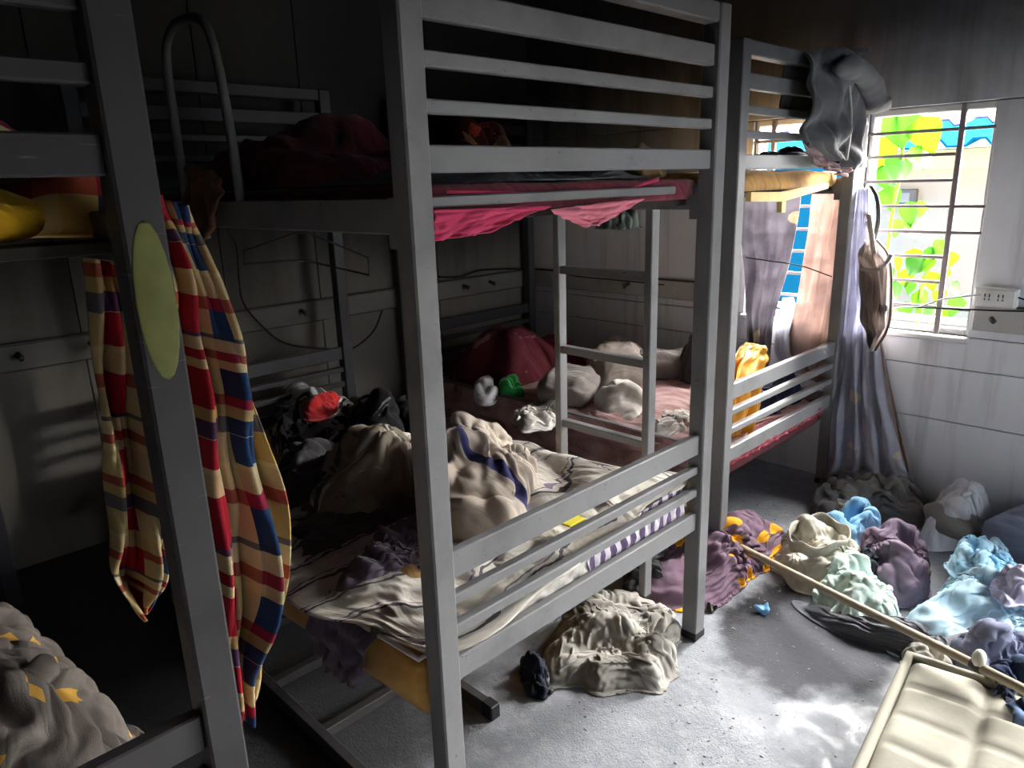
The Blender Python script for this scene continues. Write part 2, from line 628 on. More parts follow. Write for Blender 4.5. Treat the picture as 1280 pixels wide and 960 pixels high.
def cushion(name, sx, sy, sz, mat, parent=None, loc=(0, 0, 0), rot=(0, 0, 0), quilt=None, nx=30, ny=30, seed=1, lumpy=0.004, crown=0.25, tuft=0.01, uvs=1.0, edge_r=None):
    """closed soft slab with rounded sides: mattress, pillow, pad. quilt = (cells along x, along y)"""
    er = edge_r or sz * 0.35
    xs, ys = np.linspace(-1, 1, nx), np.linspace(-1, 1, ny)
    w1 = waves(seed, 1.3)
    verts, faces, uvl = [], [], []

    def top(x, y, s):
        ex = min(1 - abs(x), 1 - abs(y))
        z = sz / 2 * (1 - crown * (abs(x) ** 6 + abs(y) ** 6) * 0.5) + lumpy * float(w1(np.float64(x), np.float64(y)))
        if quilt:
            qx = abs(math.sin(math.pi * quilt[0] * (x + 1) / 2))
            qy = abs(math.sin(math.pi * quilt[1] * (y + 1) / 2))
            z += tuft * (min(1, min(qx * 2.2, qy * 3.2)) ** 0.5 - 1)
        return s * z
    ids = {}
    for s in (1, -1):
        for i, x in enumerate(xs):
            for j, y in enumerate(ys):
                ids[(s, i, j)] = len(verts)
                verts.append((x * (sx / 2 - er * 0.5), y * (sy / 2 - er * 0.5), top(x, y, s) if s > 0 else -sz / 2))
        for i in range(nx - 1):
            for j in range(ny - 1):
                f = (ids[(s, i, j)], ids[(s, i + 1, j)], ids[(s, i + 1, j + 1)], ids[(s, i, j + 1)])
                faces.append(f if s > 0 else f[::-1])
    ring = [(i, 0) for i in range(nx)] + [(nx - 1, j) for j in range(1, ny)] + [(i, ny - 1) for i in range(nx - 2, -1, -1)] + [(0, j) for j in range(ny - 2, 0, -1)]
    mids = []
    for (fz, fo) in ((0.62, 1.0), (-0.55, 1.0)):
        row = []
        for (i, j) in ring:
            x, y = xs[i], ys[j]
            px = (sx / 2) * (1 if i == nx - 1 else -1 if i == 0 else x * (1 - er / sx))
            py = (sy / 2) * (1 if j == ny - 1 else -1 if j == 0 else y * (1 - er / sy))
            row.append(len(verts))
            verts.append((px, py, fz * sz / 2))
        mids.append(row)
    rows = [[ids[(1, i, j)] for i, j in ring]] + mids + [[ids[(-1, i, j)] for i, j in ring]]
    m = len(ring)
    for a, b in zip(rows[:-1], rows[1:]):
        for k in range(m):
            faces.append((a[k], b[k], b[(k + 1) % m], a[(k + 1) % m]))
    me = bpy.data.meshes.new(name)
    me.from_pydata(verts, [], faces)
    l = me.uv_layers.new(name='UVMap')
    for p in me.polygons:
        p.use_smooth = True
        for li in p.loop_indices:
            co = me.vertices[me.loops[li].vertex_index].co
            l.data[li].uv = ((co.x + co.z) * uvs, (co.y + co.z * 0.7) * uvs)
    if crown > 0.5:                                        # pillows: rounded corners and swollen sides
        for v in me.vertices:
            a, b = v.co.x / (sx / 2), v.co.y / (sy / 2)
            v.co.x *= 1 - 0.13 * b ** 4
            v.co.y *= 1 - 0.13 * a ** 4
            v.co.z *= 1 - 0.35 * max(abs(a), abs(b)) ** 4
    o = link(name, me, mat, parent)
    if crown > 0.5:
        sm = o.modifiers.new('sub', 'SUBSURF')
        sm.levels = sm.render_levels = 1
    o.location = loc
    o.rotation_euler = rot
    return o


def pts(P, dz=0.0):
    return [(p[0], p[1], p[2] + dz) for p in P]


# ================================================================== materials of the room
def soot_wall(name, base, x_dark=None):
    t = NT(name)
    ob = t.coord('Object')
    sp = t.n('ShaderNodeSeparateXYZ')
    t.l(ob, sp.inputs[0])
    nz = t.noise(ob, 1.1, 6, .6, .3)
    st = t.noise(t.coord('Object', (5, 5, 0.35)), 2.0, 5, .6)
    zz = t.math('MULTIPLY_ADD', nz, 0.55, sp.outputs[2])
    zz = t.math('MULTIPLY_ADD', st, 0.22, zz)
    f = t.smooth(zz, *x_dark)                              # smoke-blackened above this height
    b = lin(base)
    col = t.mix(t.noise(ob, 2.2, 6, .6), tuple(x * 0.78 for x in b[:3]) + (1,), b)
    drip = t.smooth(st, 0.5, 0.68)
    col = t.mix(t.math('MULTIPLY', drip, 0.3), col, lin((92, 82, 72)))
    col = t.mix(t.math('MULTIPLY', f, 0.95), col, lin((21, 20, 22)))
    t.bump(t.noise(ob, 60, 4), 0.1, 0.003)
    return t.done(col, 0.7)


M_WALLB = soot_wall('sooty_back_wall', (126, 120, 111), (1.2, 1.75))
M_WALLR = soot_wall('sooty_window_wall', (232, 233, 238), (1.75, 2.55))
M_CEIL = plain('sooty_ceiling', (24, 23, 24), 0.9, bump=0.2)
M_SIDE = plain('smoke_dark_room_wall', (74, 72, 71), 0.85)
M_STRIP = painted_metal('greyed_strip', (122, 119, 113), 0.5, 0.6)
M_STRIPR = painted_metal('pale_strip', (184, 182, 178), 0.5, 0.6)
M_FRAME = painted_metal('white_window_frame', (205, 205, 205), 0.3, 0.45)
M_BAR = painted_metal('window_bar_paint', (120, 112, 112), 0.5, 0.45)


def floor_mat():
    t = NT('ash_covered_floor')
    ob = t.coord('Object')
    base = t.mix(t.noise(ob, 2.6, 7, .62, .3), lin((104, 108, 116)), lin((152, 155, 162)))
    ash = t.smooth(t.noise(ob, 14, 6, .7), 0.45, 0.7)
    base = t.mix(t.math('MULTIPLY', ash, 0.5), base, lin((168, 168, 172)))
    fine = t.smooth(t.noise(ob, 90, 3, .7), 0.63, 0.7)
    base = t.mix(t.math('MULTIPLY', fine, 0.6), base, lin((60, 58, 58)))

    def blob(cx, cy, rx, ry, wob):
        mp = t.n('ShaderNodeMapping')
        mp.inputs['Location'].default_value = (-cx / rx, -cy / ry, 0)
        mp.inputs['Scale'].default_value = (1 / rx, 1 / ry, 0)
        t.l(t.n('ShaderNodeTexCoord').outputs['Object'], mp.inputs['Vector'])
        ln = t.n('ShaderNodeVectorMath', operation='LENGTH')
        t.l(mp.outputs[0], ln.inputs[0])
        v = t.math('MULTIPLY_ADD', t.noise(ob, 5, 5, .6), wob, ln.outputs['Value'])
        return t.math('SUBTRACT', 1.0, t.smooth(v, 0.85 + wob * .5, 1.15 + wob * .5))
    # dark muddy puddle stain in the aisle, darker floor under the left beds, wet film beside the pad
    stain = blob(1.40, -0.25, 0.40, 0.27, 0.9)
    left_dark = blob(-0.5, 1.3, 1.15, 1.35, 0.5)
    wet = blob(1.18, -0.40, 0.45, 0.34, 0.9)
    col = t.mix(t.math('MULTIPLY', stain, 0.92), base, lin((30, 26, 26)))
    col = t.mix(t.math('MULTIPLY', left_dark, 0.9), col, lin((38, 38, 42)))
    wet2 = t.math('MULTIPLY_ADD', stain, -0.8, t.math('MAXIMUM', wet, stain), clamp=True)
    col = t.mix(t.math('MULTIPLY', wet, 0.35), col, lin((120, 122, 130)))
    h = t.math('MULTIPLY_ADD', t.noise(ob, 38, 5, .7), 1.0, t.math('MULTIPLY', t.noise(ob, 160, 3, .7), 0.6))
    h = t.math('MULTIPLY', h, t.math('MULTIPLY_ADD', wet2, -0.75, 1.0))
    t.bump(h, 0.5, 0.008)
    rough = t.math('MULTIPLY_ADD', t.math('MULTIPLY', wet2, t.smooth(t.noise(ob, 9, 5, .65, .6), .4, .62)), -0.44, 0.84)
    t.l(t.math('MULTIPLY_ADD', stain, -0.46, 0.5), t.b.inputs['Specular IOR Level'])
    return t.done(col, rough)


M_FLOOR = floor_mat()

# ================================================================== the room
T = 0.16
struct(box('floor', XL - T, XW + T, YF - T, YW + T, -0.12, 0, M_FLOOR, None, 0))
struct(box('ceiling', XL - T, XW + T, YF - T, YW + T, ZC, ZC + 0.14, M_CEIL, None, 0))
struct(box('wall_left', XL - T, XL, YF - T, YW + T, 0, ZC, M_SIDE, None, 0))
bm = bmesh.new()
box_bm(XL, FILL_DOOR[0], YF - T, YF, 0, ZC, 0, bm)
box_bm(FILL_DOOR[1], XW, YF - T, YF, 0, ZC, 0, bm)
box_bm(FILL_DOOR[0], FILL_DOOR[1], YF - T, YF, FILL_DOOR[2], ZC, 0, bm)
struct(link('wall_front', bm_mesh(bm, 'wall_front'), M_SIDE))

# back wall: smooth core with cladding panels standing proud, thin upright joints between them
wall_back = struct(box('wall_back', XL, XW, YW + 0.012, YW + T, 0, ZC, M_SIDE, None, 0))
xs_ = [XL, -1.22, -0.02, 0.62, 1.12, 1.92, XW]
for a, b in zip(xs_[:-1], xs_[1:]):
    for za, zb in ((0.0, 0.833), (0.948, ZC)):
        box('panel', a + 0.0025, b - 0.0025, YW, YW + 0.014, za, zb, M_WALLB, wall_back, 0.002)

# window wall: core pieces around four openings, cladding boards with level joints
wins = [WIN4, WIN3, WIN1, WIN2]
bm = bmesh.new()
ys_ = YF
for w in wins:
    box_bm(XW + 0.012, XW + T, ys_, w[0], 0, ZC, 0, bm)
    box_bm(XW + 0.012, XW + T, w[0], w[1], 0, w[2], 0, bm)
    box_bm(XW + 0.012, XW + T, w[0], w[1], w[3], ZC, 0, bm)
    ys_ = w[1]
box_bm(XW + 0.012, XW + T, ys_, YW + T, 0, ZC, 0, bm)
wall_right = struct(link('wall_right', bm_mesh(bm, 'wall_right'), M_SIDE))
zj = [0.0, 0.41, 0.655, 0.80, 1.765, ZC]
for za, zb in zip(zj[:-1], zj[1:]):
    spans = []
    ys_ = YF
    if za >= 0.79 and zb < 1.8:
        for w in wins:
            spans.append((ys_, w[0]))
            ys_ = w[1]
        spans.append((ys_, YW))
    else:
        spans = [(YF, -0.9), (-0.9, 1.25), (1.25, YW)]
    for a, b in spans:
        box('panel', XW, XW + 0.014, a, b, za + 0.002, zb - 0.002, M_WALLR, wall_right, 0.002)

# peg strips along the walls
M_PEG = painted_metal('peg_metal', (70, 68, 66), 0.5)


def strip(name, along, a, b, skip=None):
    if along == 'x':
        o = box(name, a, b, YW - 0.018, YW + 0.002, 0.838, 0.943, M_STRIP, None, 0.004)
    else:
        o = box(name, XW - 0.018, XW + 0.002, a, b, 0.838, 0.943, M_STRIPR, None, 0.004)
    struct(o)
    if along == 'x':
        box('lip', a, b, YW - 0.024, YW - 0.004, 0.943, 0.952, M_PEG, o, 0.002)
    else:
        box('lip', XW - 0.024, XW - 0.004, a, b, 0.943, 0.952, M_PEG, o, 0.002)
    return o


def peg(o, x=None, y=None):
    if x is not None:
        P = [(x, YW - 0.015, 0.905), (x, YW - 0.045, 0.90), (x, YW - 0.062, 0.888), (x, YW - 0.066, 0.905)]
    else:
        P = [(XW - 0.015, y, 0.905), (XW - 0.045, y, 0.90), (XW - 0.062, y, 0.888), (XW - 0.066, y, 0.905)]
    link('peg', tube_mesh('peg', P, [0.011, 0.009, 0.009, 0.010], 6), M_PEG, o)


s1 = strip('trim_1', 'x', XL, XW)
for x in (-0.26, 0.0, 0.99, 1.62, 2.10, 2.32):
    peg(s1, x=x)
s2 = strip('trim_2', 'y', 0.80, YW - 0.03)
for y in (0.95, 1.5, 2.05):
    peg(s2, y=y)
s3 = strip('trim_3', 'y', -1.12, -0.30)
link('wall_hook', tube_mesh('wall_hook', [(XW - 0.017, -0.37, 0.895), (XW - 0.03, -0.372, 0.893), (XW - 0.04, -0.385, 0.885)], 0.011, 6), M_PEG, s3)


def window(name, w, bars, mull_y, split):
    y0, y1, z0, z1 = w
    o = bpy.data.objects.new(name, None)
    COL.objects.link(o)
    o.location = (XW, (y0 + y1) / 2, z0)
    struct(o)
    inv = Matrix.Translation(-Vector(o.location))

    def part(nm, x0, x1, ya, yb, za, zb, mat, bev=0.003):
        p = box(nm, x0 - o.location.x, x1 - o.location.x, ya - o.location.y, yb - o.location.y, za - z0, zb - z0, mat, o, bev)
        return p
    f = 0.028
    part('frame_jamb', XW + 0.03, XW + 0.075, y0, y0 + f * .6, z0, z1, M_FRAME)
    part('frame_jamb', XW + 0.03, XW + 0.075, y1 - f * .6, y1, z0, z1, M_FRAME)
    part('frame_head', XW + 0.03, XW + 0.075, y0 + f * .6, y1 - f * .6, z1 - f, z1, M_FRAME)
    part('frame_sill', XW + 0.03, XW + 0.075, y0 + f * .6, y1 - f * .6, z0, z0 + f, M_FRAME)
    part('inner_frame_rail', XW + 0.078, XW + 0.11, y0 + f * .6, y1 - f * .6, z0 + 0.035, z0 + 0.062, M_FRAME)
    part('sill_board', XW - 0.022, XW + 0.03, y0 - 0.012, y1 + 0.012, z0 - 0.026, z0, M_FRAME, 0.006)
    part('upright_bar', XW + 0.008, XW + 0.028, mull_y - 0.011, mull_y + 0.011, z0, z1, M_BAR)
    for k, z in enumerate(bars):
        ya = y0 if (k in split) else mull_y
        part('bar', XW + 0.012, XW + 0.026, ya, y1, z - 0.007, z + 0.007, M_BAR, 0.002)
    return o


BARS = [1.665, 1.566, 1.46, 1.352, 1.243, 1.136, 1.027, 0.917]
window('window_1', WIN1, BARS, -0.160, (0, 3, 4, 7))
window('window_2', WIN2, BARS, 0.66, (0, 1, 2, 3, 4, 5, 6, 7))
window('window_3', WIN3, BARS, -1.9, (0, 3, 4, 7))
window('window_4', WIN4, BARS, -2.8, (0, 3, 4, 7))

# ================================================================== outdoors
struct(box('ground', XW + T, 14, -14, 14, -0.5, -0.3, plain('pale_yard', (178, 172, 160), 0.9), None, 0))
M_HOUSE = plain('beige_render', (158, 146, 136), 0.85, var=0.05)
M_FASC = plain('cream_fascia', (186, 168, 122), 0.7, var=0.03)
M_ROOFB = plain('blue_roof_sheet', (16, 82, 118), 0.95, spec=0.0, var=0.06)
M_ROOF_LIT = plain('sunlit_roof_sheet', (112, 100, 138), 0.95, spec=0.0, var=0.05)  # paler upper roof: overexposed sunlight painted into the colour
house = thing('neighbour_house', 'beige house with a blue ribbed roof outside the barred window', 'house', (6.0, 0, -0.3))
box('wall', 0, 0.25, -9, 9, 0, 1.82, M_HOUSE, house, 0)
box('fascia', -0.25, -0.12, -9, 9, 1.80, 1.965, M_FASC, house, 0.01)
box('plinth_band', -0.03, 0, -9, 9, 0.58, 0.68, plain('grey_band', (150, 148, 142), .8), house, 0.004)


def ribbed(name, x0, z0, x1, z1, ya, yb, pitch_, mat, parent):
    vv, ff = [], []
    n = int((yb - ya) / pitch_)
    prof = [(0, 0), (0.35, 0), (0.5, 0.05), (0.75, 0.05), (0.9, 0)]
    for i in range(n):
        for a, h in prof:
            y = ya + (i + a) * pitch_
            vv.append((x0, y, z0 + h))
            vv.append((x1, y, z1 + h))
    for k in range(len(vv) // 2 - 1):
        ff.append((2 * k, 2 * k + 2, 2 * k + 3, 2 * k + 1))
    me = bpy.data.meshes.new(name)
    me.from_pydata(vv, [], ff)
    o = link(name, me, mat, parent)
    s = o.modifiers.new('thick', 'SOLIDIFY')
    s.thickness = 0.02
    return o


ribbed('roof_sheet', -0.34, 1.965, 0.9, 2.17, -9, 9, 0.3, M_ROOFB, house)
ribbed('roof_sheet', 0.86, 2.18, 4.6, 3.0, -9, 9, 0.3, M_ROOF_LIT, house)
mb = thing('meter_box', 'small dark grey box on the beige house wall outside', 'box', (5.96, 1.06, 0))
box('housing', -0.06, 0.03, -0.10, 0.10, 1.22, 1.36, plain('dark_grey_box', (92, 86, 84), .6), mb, 0.01)
box('cover', -0.068, -0.058, -0.06, 0.06, 1.25, 1.33, plain('mid_grey_cover', (130, 124, 120), .6), mb, 0.004)
bs = thing('blue_fence', 'bright blue sheet fence outside the window behind the far bunk', 'fence', (4.4, 1.9, -0.3))
for k in range(9):
    box('sheet', -0.01 if k % 2 else -0.025, 0.02, -1.15 + k * 0.3, -0.85 + k * 0.3 + 0.01, 0, 1.95, M_ROOFB, bs, 0.004)
box('rail', 0.02, 0.06, -1.15, 1.56, 0.3, 0.36, M_BAR, bs)
box('rail', 0.02, 0.06, -1.15, 1.56, 1.6, 1.66, M_BAR, bs)


def leaf_mesh(seed):
    rg = random.Random(seed)
    n = 7
    vv, ff = [], []
    for i in range(n):
        t = i / (n - 1)
        w = 0.46 * (math.sin(math.pi * min(1, t ** 0.62)) ** 0.8) * (1 - 0.25 * t) if 0 < i < n - 1 else 0.001
        z = -0.22 * t * t
        vv += [(-w, t, z + 0.10 * w), (-w * .5, t + .02, z + 0.02), (0, t, z - 0.03), (w * .5, t + .02, z + 0.02), (w, t, z + 0.10 * w)]
    for i in range(n - 1):
        for k in range(4):
            a = i * 5 + k
            ff.append((a, a + 1, a + 6, a + 5))
    me = bpy.data.meshes.new('leaf')
    me.from_pydata(vv, [], ff)
    for p in me.polygons:
        p.use_smooth = True
    return me


def leaf_mat(name, c):
    t = NT(name)
    ob = t.coord('Object')
    c1 = lin(c)
    col = t.mix(t.noise(ob, 6, 3), c1, tuple(x * .7 for x in c1[:3]) + (1,))
    t.l(col, t.b.inputs['Base Color'])
    tr = t.n('ShaderNodeBsdfTranslucent')
    t.l(col, tr.inputs['Color'])
    mx = t.n('ShaderNodeMixShader')
    mx.inputs[0].default_value = 0.5
    t.l(t.b.outputs[0], mx.inputs[1])
    t.l(tr.outputs[0], mx.inputs[2])
    t.l(mx.outputs[0], t.t.nodes['Material Output'].inputs['Surface'])
    return t.m


M_LEAF = leaf_mat('lime_leaf', (76, 130, 10))
M_LEAF2 = leaf_mat('green_leaf', (50, 108, 18))
M_STEM = plain('green_stem', (130, 150, 60), .7)
leafmeshes = [leaf_mesh(k) for k in range(2)]
for k, m in enumerate((M_LEAF, M_LEAF2)):
    leafmeshes[k].materials.append(m)
rg = random.Random(5)


def plant(label, stem, leaves, x0=3.25):
    p = thing('garden_plant', label, 'plant', (stem[0][0], stem[0][1], -0.3), group=None)
    org = Vector(p.location)
    link('stem', tube_mesh('stem', [v - org for v in spline(stem, 14)], 0.010, 6), M_STEM, p)
    for (c, s, tilt) in leaves:
        o = bpy.data.objects.new('leaf', leafmeshes[rg.random() < 0.4])
        COL.objects.link(o)
        o.parent = p
        o.location = Vector(c) - org + Vector((0, 0, s * 0.5))
        o.scale = (s, s, s)
        # blade hangs from its top edge, facing the house wall
        o.rotation_euler = (R(-95 + rg.uniform(-25, 25)), R(rg.uniform(-20, 20)) , R(-78 + tilt))
    return p


L1 = [[(3.300, 0.296, 1.716), (3.300, 0.178, 1.662), (3.300, 0.247, 1.499), (3.300, 0.159, 1.554), (3.300, 0.299, 1.361), (3.300, 0.187, 1.288), (3.300, 0.125, 1.312)], [(3.350, 0.253, 1.215), (3.350, 0.166, 1.197), (3.350, 0.350, 1.582), (3.350, 0.358, 1.462)]]
L1 = [c for g in L1 for c in g]
S1 = [0.24, 0.20, 0.17, 0.15, 0.14, 0.13, 0.09, 0.10, 0.12, 0.20, 0.15]
plant('tall lime leafed plant whose big top leaves fill the window upper half', [(3.3, 0.45, -0.3)] + [(3.300, 0.210, 0.648), (3.300, 0.261, 0.989), (3.300, 0.263, 1.320), (3.300, 0.242, 1.558), (3.300, 0.289, 1.792)],
      [(c, s, rg.uniform(-40, 40)) for c, s in zip(L1, S1)])
L2 = [(3.400, 0.250, 1.022), (3.400, 0.174, 1.060), (3.400, 0.099, 1.080), (3.400, 0.035, 1.107), (3.400, 0.130, 1.008), (3.400, 0.202, 0.948), (3.400, 0.292, 0.955), (3.400, 0.073, 1.011), (3.400, 0.242, 0.871), (3.400, 0.157, 0.900), (3.400, 0.084, 0.939), (3.400, -0.006, 0.974), (3.400, -0.051, 0.908), (3.400, 0.018, 0.860), (3.400, 0.110, 0.827), (3.400, 0.184, 0.776), (3.400, -0.080, 0.815), (3.400, -0.010, 0.779), (3.400, 0.043, 0.747), (3.400, 0.242, 0.753), (3.400, -0.015, 1.057)]
plant('low bushy plant with many small green leaves in the window bottom', [(3.4, 0.2, -0.3)] + [(3.400, 0.066, 0.428), (3.400, 0.119, 0.731), (3.400, 0.104, 0.946), (3.400, 0.062, 1.082)],
      [(c, rg.uniform(0.08, 0.15), rg.uniform(-60, 60)) for c in L2])

# ================================================================== bunk beds
M_BED = painted_metal('grey_bed_enamel', (130, 130, 132), 0.55, 0.36, soot_shade_z=(1.60, 1.98, 0.72))
M_BED_SHADED = painted_metal('shaded_bed_enamel', (66, 64, 65), 0.6, 0.4, soot_shade_z=(1.50, 1.95, 0.6))  # darker copy of the bed enamel, with shade painted in
M_CAP = plain('black_plastic_cap', (34, 34, 36), .5)
M_SLAT = plain('sooty_bed_slat', (52, 46, 42), .8)
S = 0.055


def bunk(label, loc, W, L, left_low=True, right_low=True, M_BED=M_BED):
    b = thing('bunk_bed', label, 'bed', loc)
    zt = 1.949
    for (x, y) in ((0, 0), (W - S, 0), (0, L - S), (W - S, L - S)):
        p = box('post', x, x + S, y, y + S, 0.012, zt, M_BED, b, 0.004)
        box('foot_cap', x - 0.002, x + S + 0.002, y - 0.002, y + S + 0.002, 0.0, 0.03, M_CAP, p, 0.003)
    for y0 in (0.0, L - S):
        ya, yb = y0 + 0.0145, y0 + 0.0405
        box('top_rail', S, W - S, y0 + 0.004, y0 + S - 0.004, zt - 0.05, zt, M_BED, b, 0.004)
        for za, zb, nm in ((1.793, 1.847, 'end_rail'), (1.712, 1.740, 'end_slat'), (1.631, 1.657, 'end_slat'), (1.525, 1.576, 'end_rail'),
                           (0.668, 0.732, 'end_rail'), (0.602, 0.628, 'end_slat'), (0.525, 0.552, 'end_slat'), (0.408, 0.469, 'end_rail')):
            box(nm, S, W - S, ya, yb, za, zb, M_BED, b, 0.003)
    for x in (0.012, W - 0.040):
        box('side_rail', x, x + 0.028, S, L - S, 1.412, 1.481, M_BED, b, 0.003)
    for x in [v for v, k in ((0.012, left_low), (W - 0.040, right_low)) if k]:
        box('side_rail', x, x + 0.028, S, L - S, 0.403, 0.470, M_BED, b, 0.003)
    for (x, y) in ((0.006, S), (W - 0.046, S), (0.006, L - S - 0.03), (W - 0.046, L - S - 0.03)):
        box('corner_bracket', x, x + 0.040, y, y + 0.03, 1.385, 1.483, M_BED, b, 0.002)
    for k in range(7):
        y = 0.10 + k * (L - 0.26) / 6
        box('bed_slat', 0.03, W - 0.03, y, y + 0.06, 1.425, 1.443, M_SLAT, b, 0.002)
    return b


WA, LA = 1.117, 2.11
bedA = bunk('near grey metal bunk bed in the middle with pink sheet on its upper berth', (0, 0, 0), WA, LA, left_low=False)
box('cross_bar', S + 0.03, 0.955, 0.055, 0.083, 1.460, 1.482, M_BED, bedA, 0.003)
bedB = bunk('far grey metal bunk bed beside the barred window wall', (1.583, 0.2136, 0), 1.085, 2.08)
XD, YD = -1.587, -0.10
bedD = bunk('shade-darkened grey bunk bed cut by the left edge with plaid blanket hanging down', (XD, YD, 0), WA, LA, right_low=False, M_BED=M_BED_SHADED)
# thin yellow-green oval patch on the right front post of the left bed
pd_ = [o for o in bedD.children if o.name.startswith('post')][1]
bm = bmesh.new()
bmesh.ops.create_uvsphere(bm, u_segments=20, v_segments=10, radius=1)
for v in bm.verts:
    v.co = Vector((WA - S / 2 + v.co.x * 0.0255, -0.0005 + v.co.y * 0.003, 1.365 + v.co.z * 0.105))
pa = link('oval_patch', bm_mesh(bm, 'oval_patch', True), plain('yellow_green_patch', (122, 124, 70), .6, var=.3, scale=30), pd_)
pa['label'] = 'yellow-green oval patch on the post'

# bent tube hoop at the upper left berth of the middle bed
link('grab_hoop', tube_mesh('grab_hoop', spline([(0.024, 1.10, 1.43), (0.024, 1.105, 1.70), (0.024, 1.10, 1.86), (0.024, 1.04, 1.925), (0.024, 0.93, 1.935), (0.024, 0.84, 1.915), (0.024, 0.79, 1.85), (0.024, 0.76, 1.66), (0.024, 0.745, 1.43)], 40), 0.0125, 8),
     M_BED, bedA)


def ladder(name, label, loc, rot, height, width, rungs, depth=0.042):
    """stiles run along local Z from 0 to height; width along local Y"""
    t = thing(name, label, 'ladder', loc)
    t.rotation_euler = rot
    for y in (0, width - 0.028):
        s = box('stile', 0, depth, y, y + 0.028, 0, height, M_BED, t, 0.003)
        box('end_cap', -0.002, depth + 0.002, y - 0.002, y + 0.030, -0.012, 0.03, M_CAP, s, 0.003)
    for z in rungs:
        box('rung', 0.006, depth - 0.006, 0.028, width - 0.028, z, z + 0.028, M_BED, t, 0.002)
    return t


ld = ladder('bunk_ladder', 'grey upright ladder standing against the right side of the middle bunk', (1.119, 0.245, 0.012), (0, 0, 0), 1.40, 0.425,
            (0.30, 0.594, 0.88, 1.172))
for y in (0.0, 0.397):
    box('hook', -0.030, 0.03, y, y + 0.028, 1.40, 1.408, M_BED, ld, 0.002)
fl = thing('bunk_ladder', 'dark ladder lying flat on the floor under the edge of the middle bunk', 'ladder', (-0.062, 0.235, 0.0), R(0.3))
for x in (0.0, 0.400):
    s = box('stile', x, x + 0.03, 0, 1.45, 0.004, 0.046, M_BED_SHADED, fl, 0.003)
    box('end_cap', x - 0.003, x + 0.033, -0.015, 0.03, 0.001, 0.049, M_CAP, s, 0.003)
for y in (0.27, 0.57, 0.87, 1.17):
    box('rung', 0.03, 0.400, y, y + 0.028, 0.010, 0.040, M_BED_SHADED, fl, 0.002)

# ================================================================== cloth materials
F_TICK = fabric('tan_ticking', (206, 160, 84), (176, 130, 62), 0.25)
F_SHEET = striped('dusty_sheet', [(0, (206, 200, 190)), (0.62, (190, 184, 176)), (0.78, (84, 78, 84)), (0.86, (205, 200, 192)), (0.95, (120, 108, 128))], 1, 5, 0.35, 0.16)  # dark grey stripes paint shadow bands; the purple stripe is print
F_DARKSHEET = fabric('smoke_dark_sheet', (86, 80, 76), (52, 48, 46), 0.5)
F_PURPLE = fabric('grey_purple_cloth', (112, 100, 116), (78, 66, 80), 0.4)
F_BEIGE = striped('beige_blanket', [(0, (196, 184, 170)), (0.55, (176, 164, 152)), (0.72, (62, 62, 110)), (0.80, (190, 178, 166))], 0, 2.2, 0.25, 0.06)
F_KHAKI = blots('khaki_garment', (150, 140, 124), [(0.50, (216, 210, 200)), (0.58, (84, 80, 72))], 3.4)
F_BW = blots('black_white_print', (20, 20, 22), [(0.48, (150, 150, 155)), (0.55, (214, 214, 216))], 8.0, 0.1)
F_BW2 = blots('black_grey_print', (26, 26, 29), [(0.55, (96, 96, 104)), (0.62, (190, 190, 196))], 6.0, 0.1)
F_RED = fabric('bright_red_cloth', (196, 22, 26), (150, 12, 18), 0.2)
F_CHAR = fabric('charcoal_cloth', (66, 65, 67), (40, 39, 42), 0.4)
F_MAROON = blots('maroon_flowered', (92, 30, 42), [(0.60, (140, 96, 96)), (0.63, (66, 20, 30))], 6.0, 0.4)
F_MAROON2 = fabric('maroon_cloth', (128, 48, 64), (84, 28, 42), 0.5)
F_REDSHEET = striped('red_and_white_sheet', [(0, (122, 70, 76)), (0.45, (150, 112, 114)), (0.6, (112, 58, 66)), (0.8, (134, 88, 92))], 1, 5, 0.35, 0.1)
F_PINKISH = fabric('pinkish_sheet', (176, 146, 142), (140, 96, 100), 0.4)
F_PINK = fabric('rose_pink_sheet', (226, 74, 116), (190, 48, 88), 0.15, 3)
F_PALEPINK = fabric('pale_pink_sheet', (236, 138, 156), (214, 104, 128), 0.15, 3)
F_WHITEFUR = fabric('dirty_white_plush', (176, 166, 158), (140, 130, 124), 0.4)
F_GREYP = fabric('grey_pillowcase', (120, 112, 108), (96, 88, 86), 0.4)
F_WHITE = fabric('dusty_white_cloth', (206, 202, 196), (170, 165, 160), 0.25)
F_GREEN = fabric('green_cloth', (34, 150, 74), (20, 110, 50), 0.2)
F_YELLOW = fabric('yellow_plastic_bag', (240, 176, 52), (226, 150, 30), 0.1, 3, weave=60, rough=0.4)
F_NAVY = blots('navy_print', (26, 30, 54), [(0.58, (58, 66, 110)), (0.64, (14, 15, 26))], 7.0, 0.2)
F_FOAM = fabric('golden_foam', (214, 166, 84), (150, 104, 44), 0.45, 4, (60, 36, 16))
F_JACKET = fabric('grey_quilted_jacket', (98, 98, 100), (70, 70, 74), 0.45)
F_CUFF = fabric('pale_grey_lining', (176, 172, 166), (140, 136, 130), 0.3)
F_MAUVE = striped('mauve_ribbed_shirt', [(0, (158, 134, 136)), (0.5, (134, 110, 114))], 1, 22, 0.3, 0.01)
F_LEAFD = leafy('grey_leaf_print', (112, 104, 98), (84, 78, 76), (206, 156, 62), (170, 130, 60), 9.0, 0.42)
F_LEAFP = leafy('purple_leaf_print', (130, 106, 122), (90, 68, 86), (240, 178, 40), (206, 134, 20), 9.5, 0.52)
F_LEAFG = leafy('lilac_leaf_print', (136, 118, 136), (88, 76, 94), (226, 190, 96), (190, 150, 70), 9.0, 0.36)
F_TROUSER = fabric('ash_beige_cotton', (190, 186, 172), (158, 154, 142), 0.3)
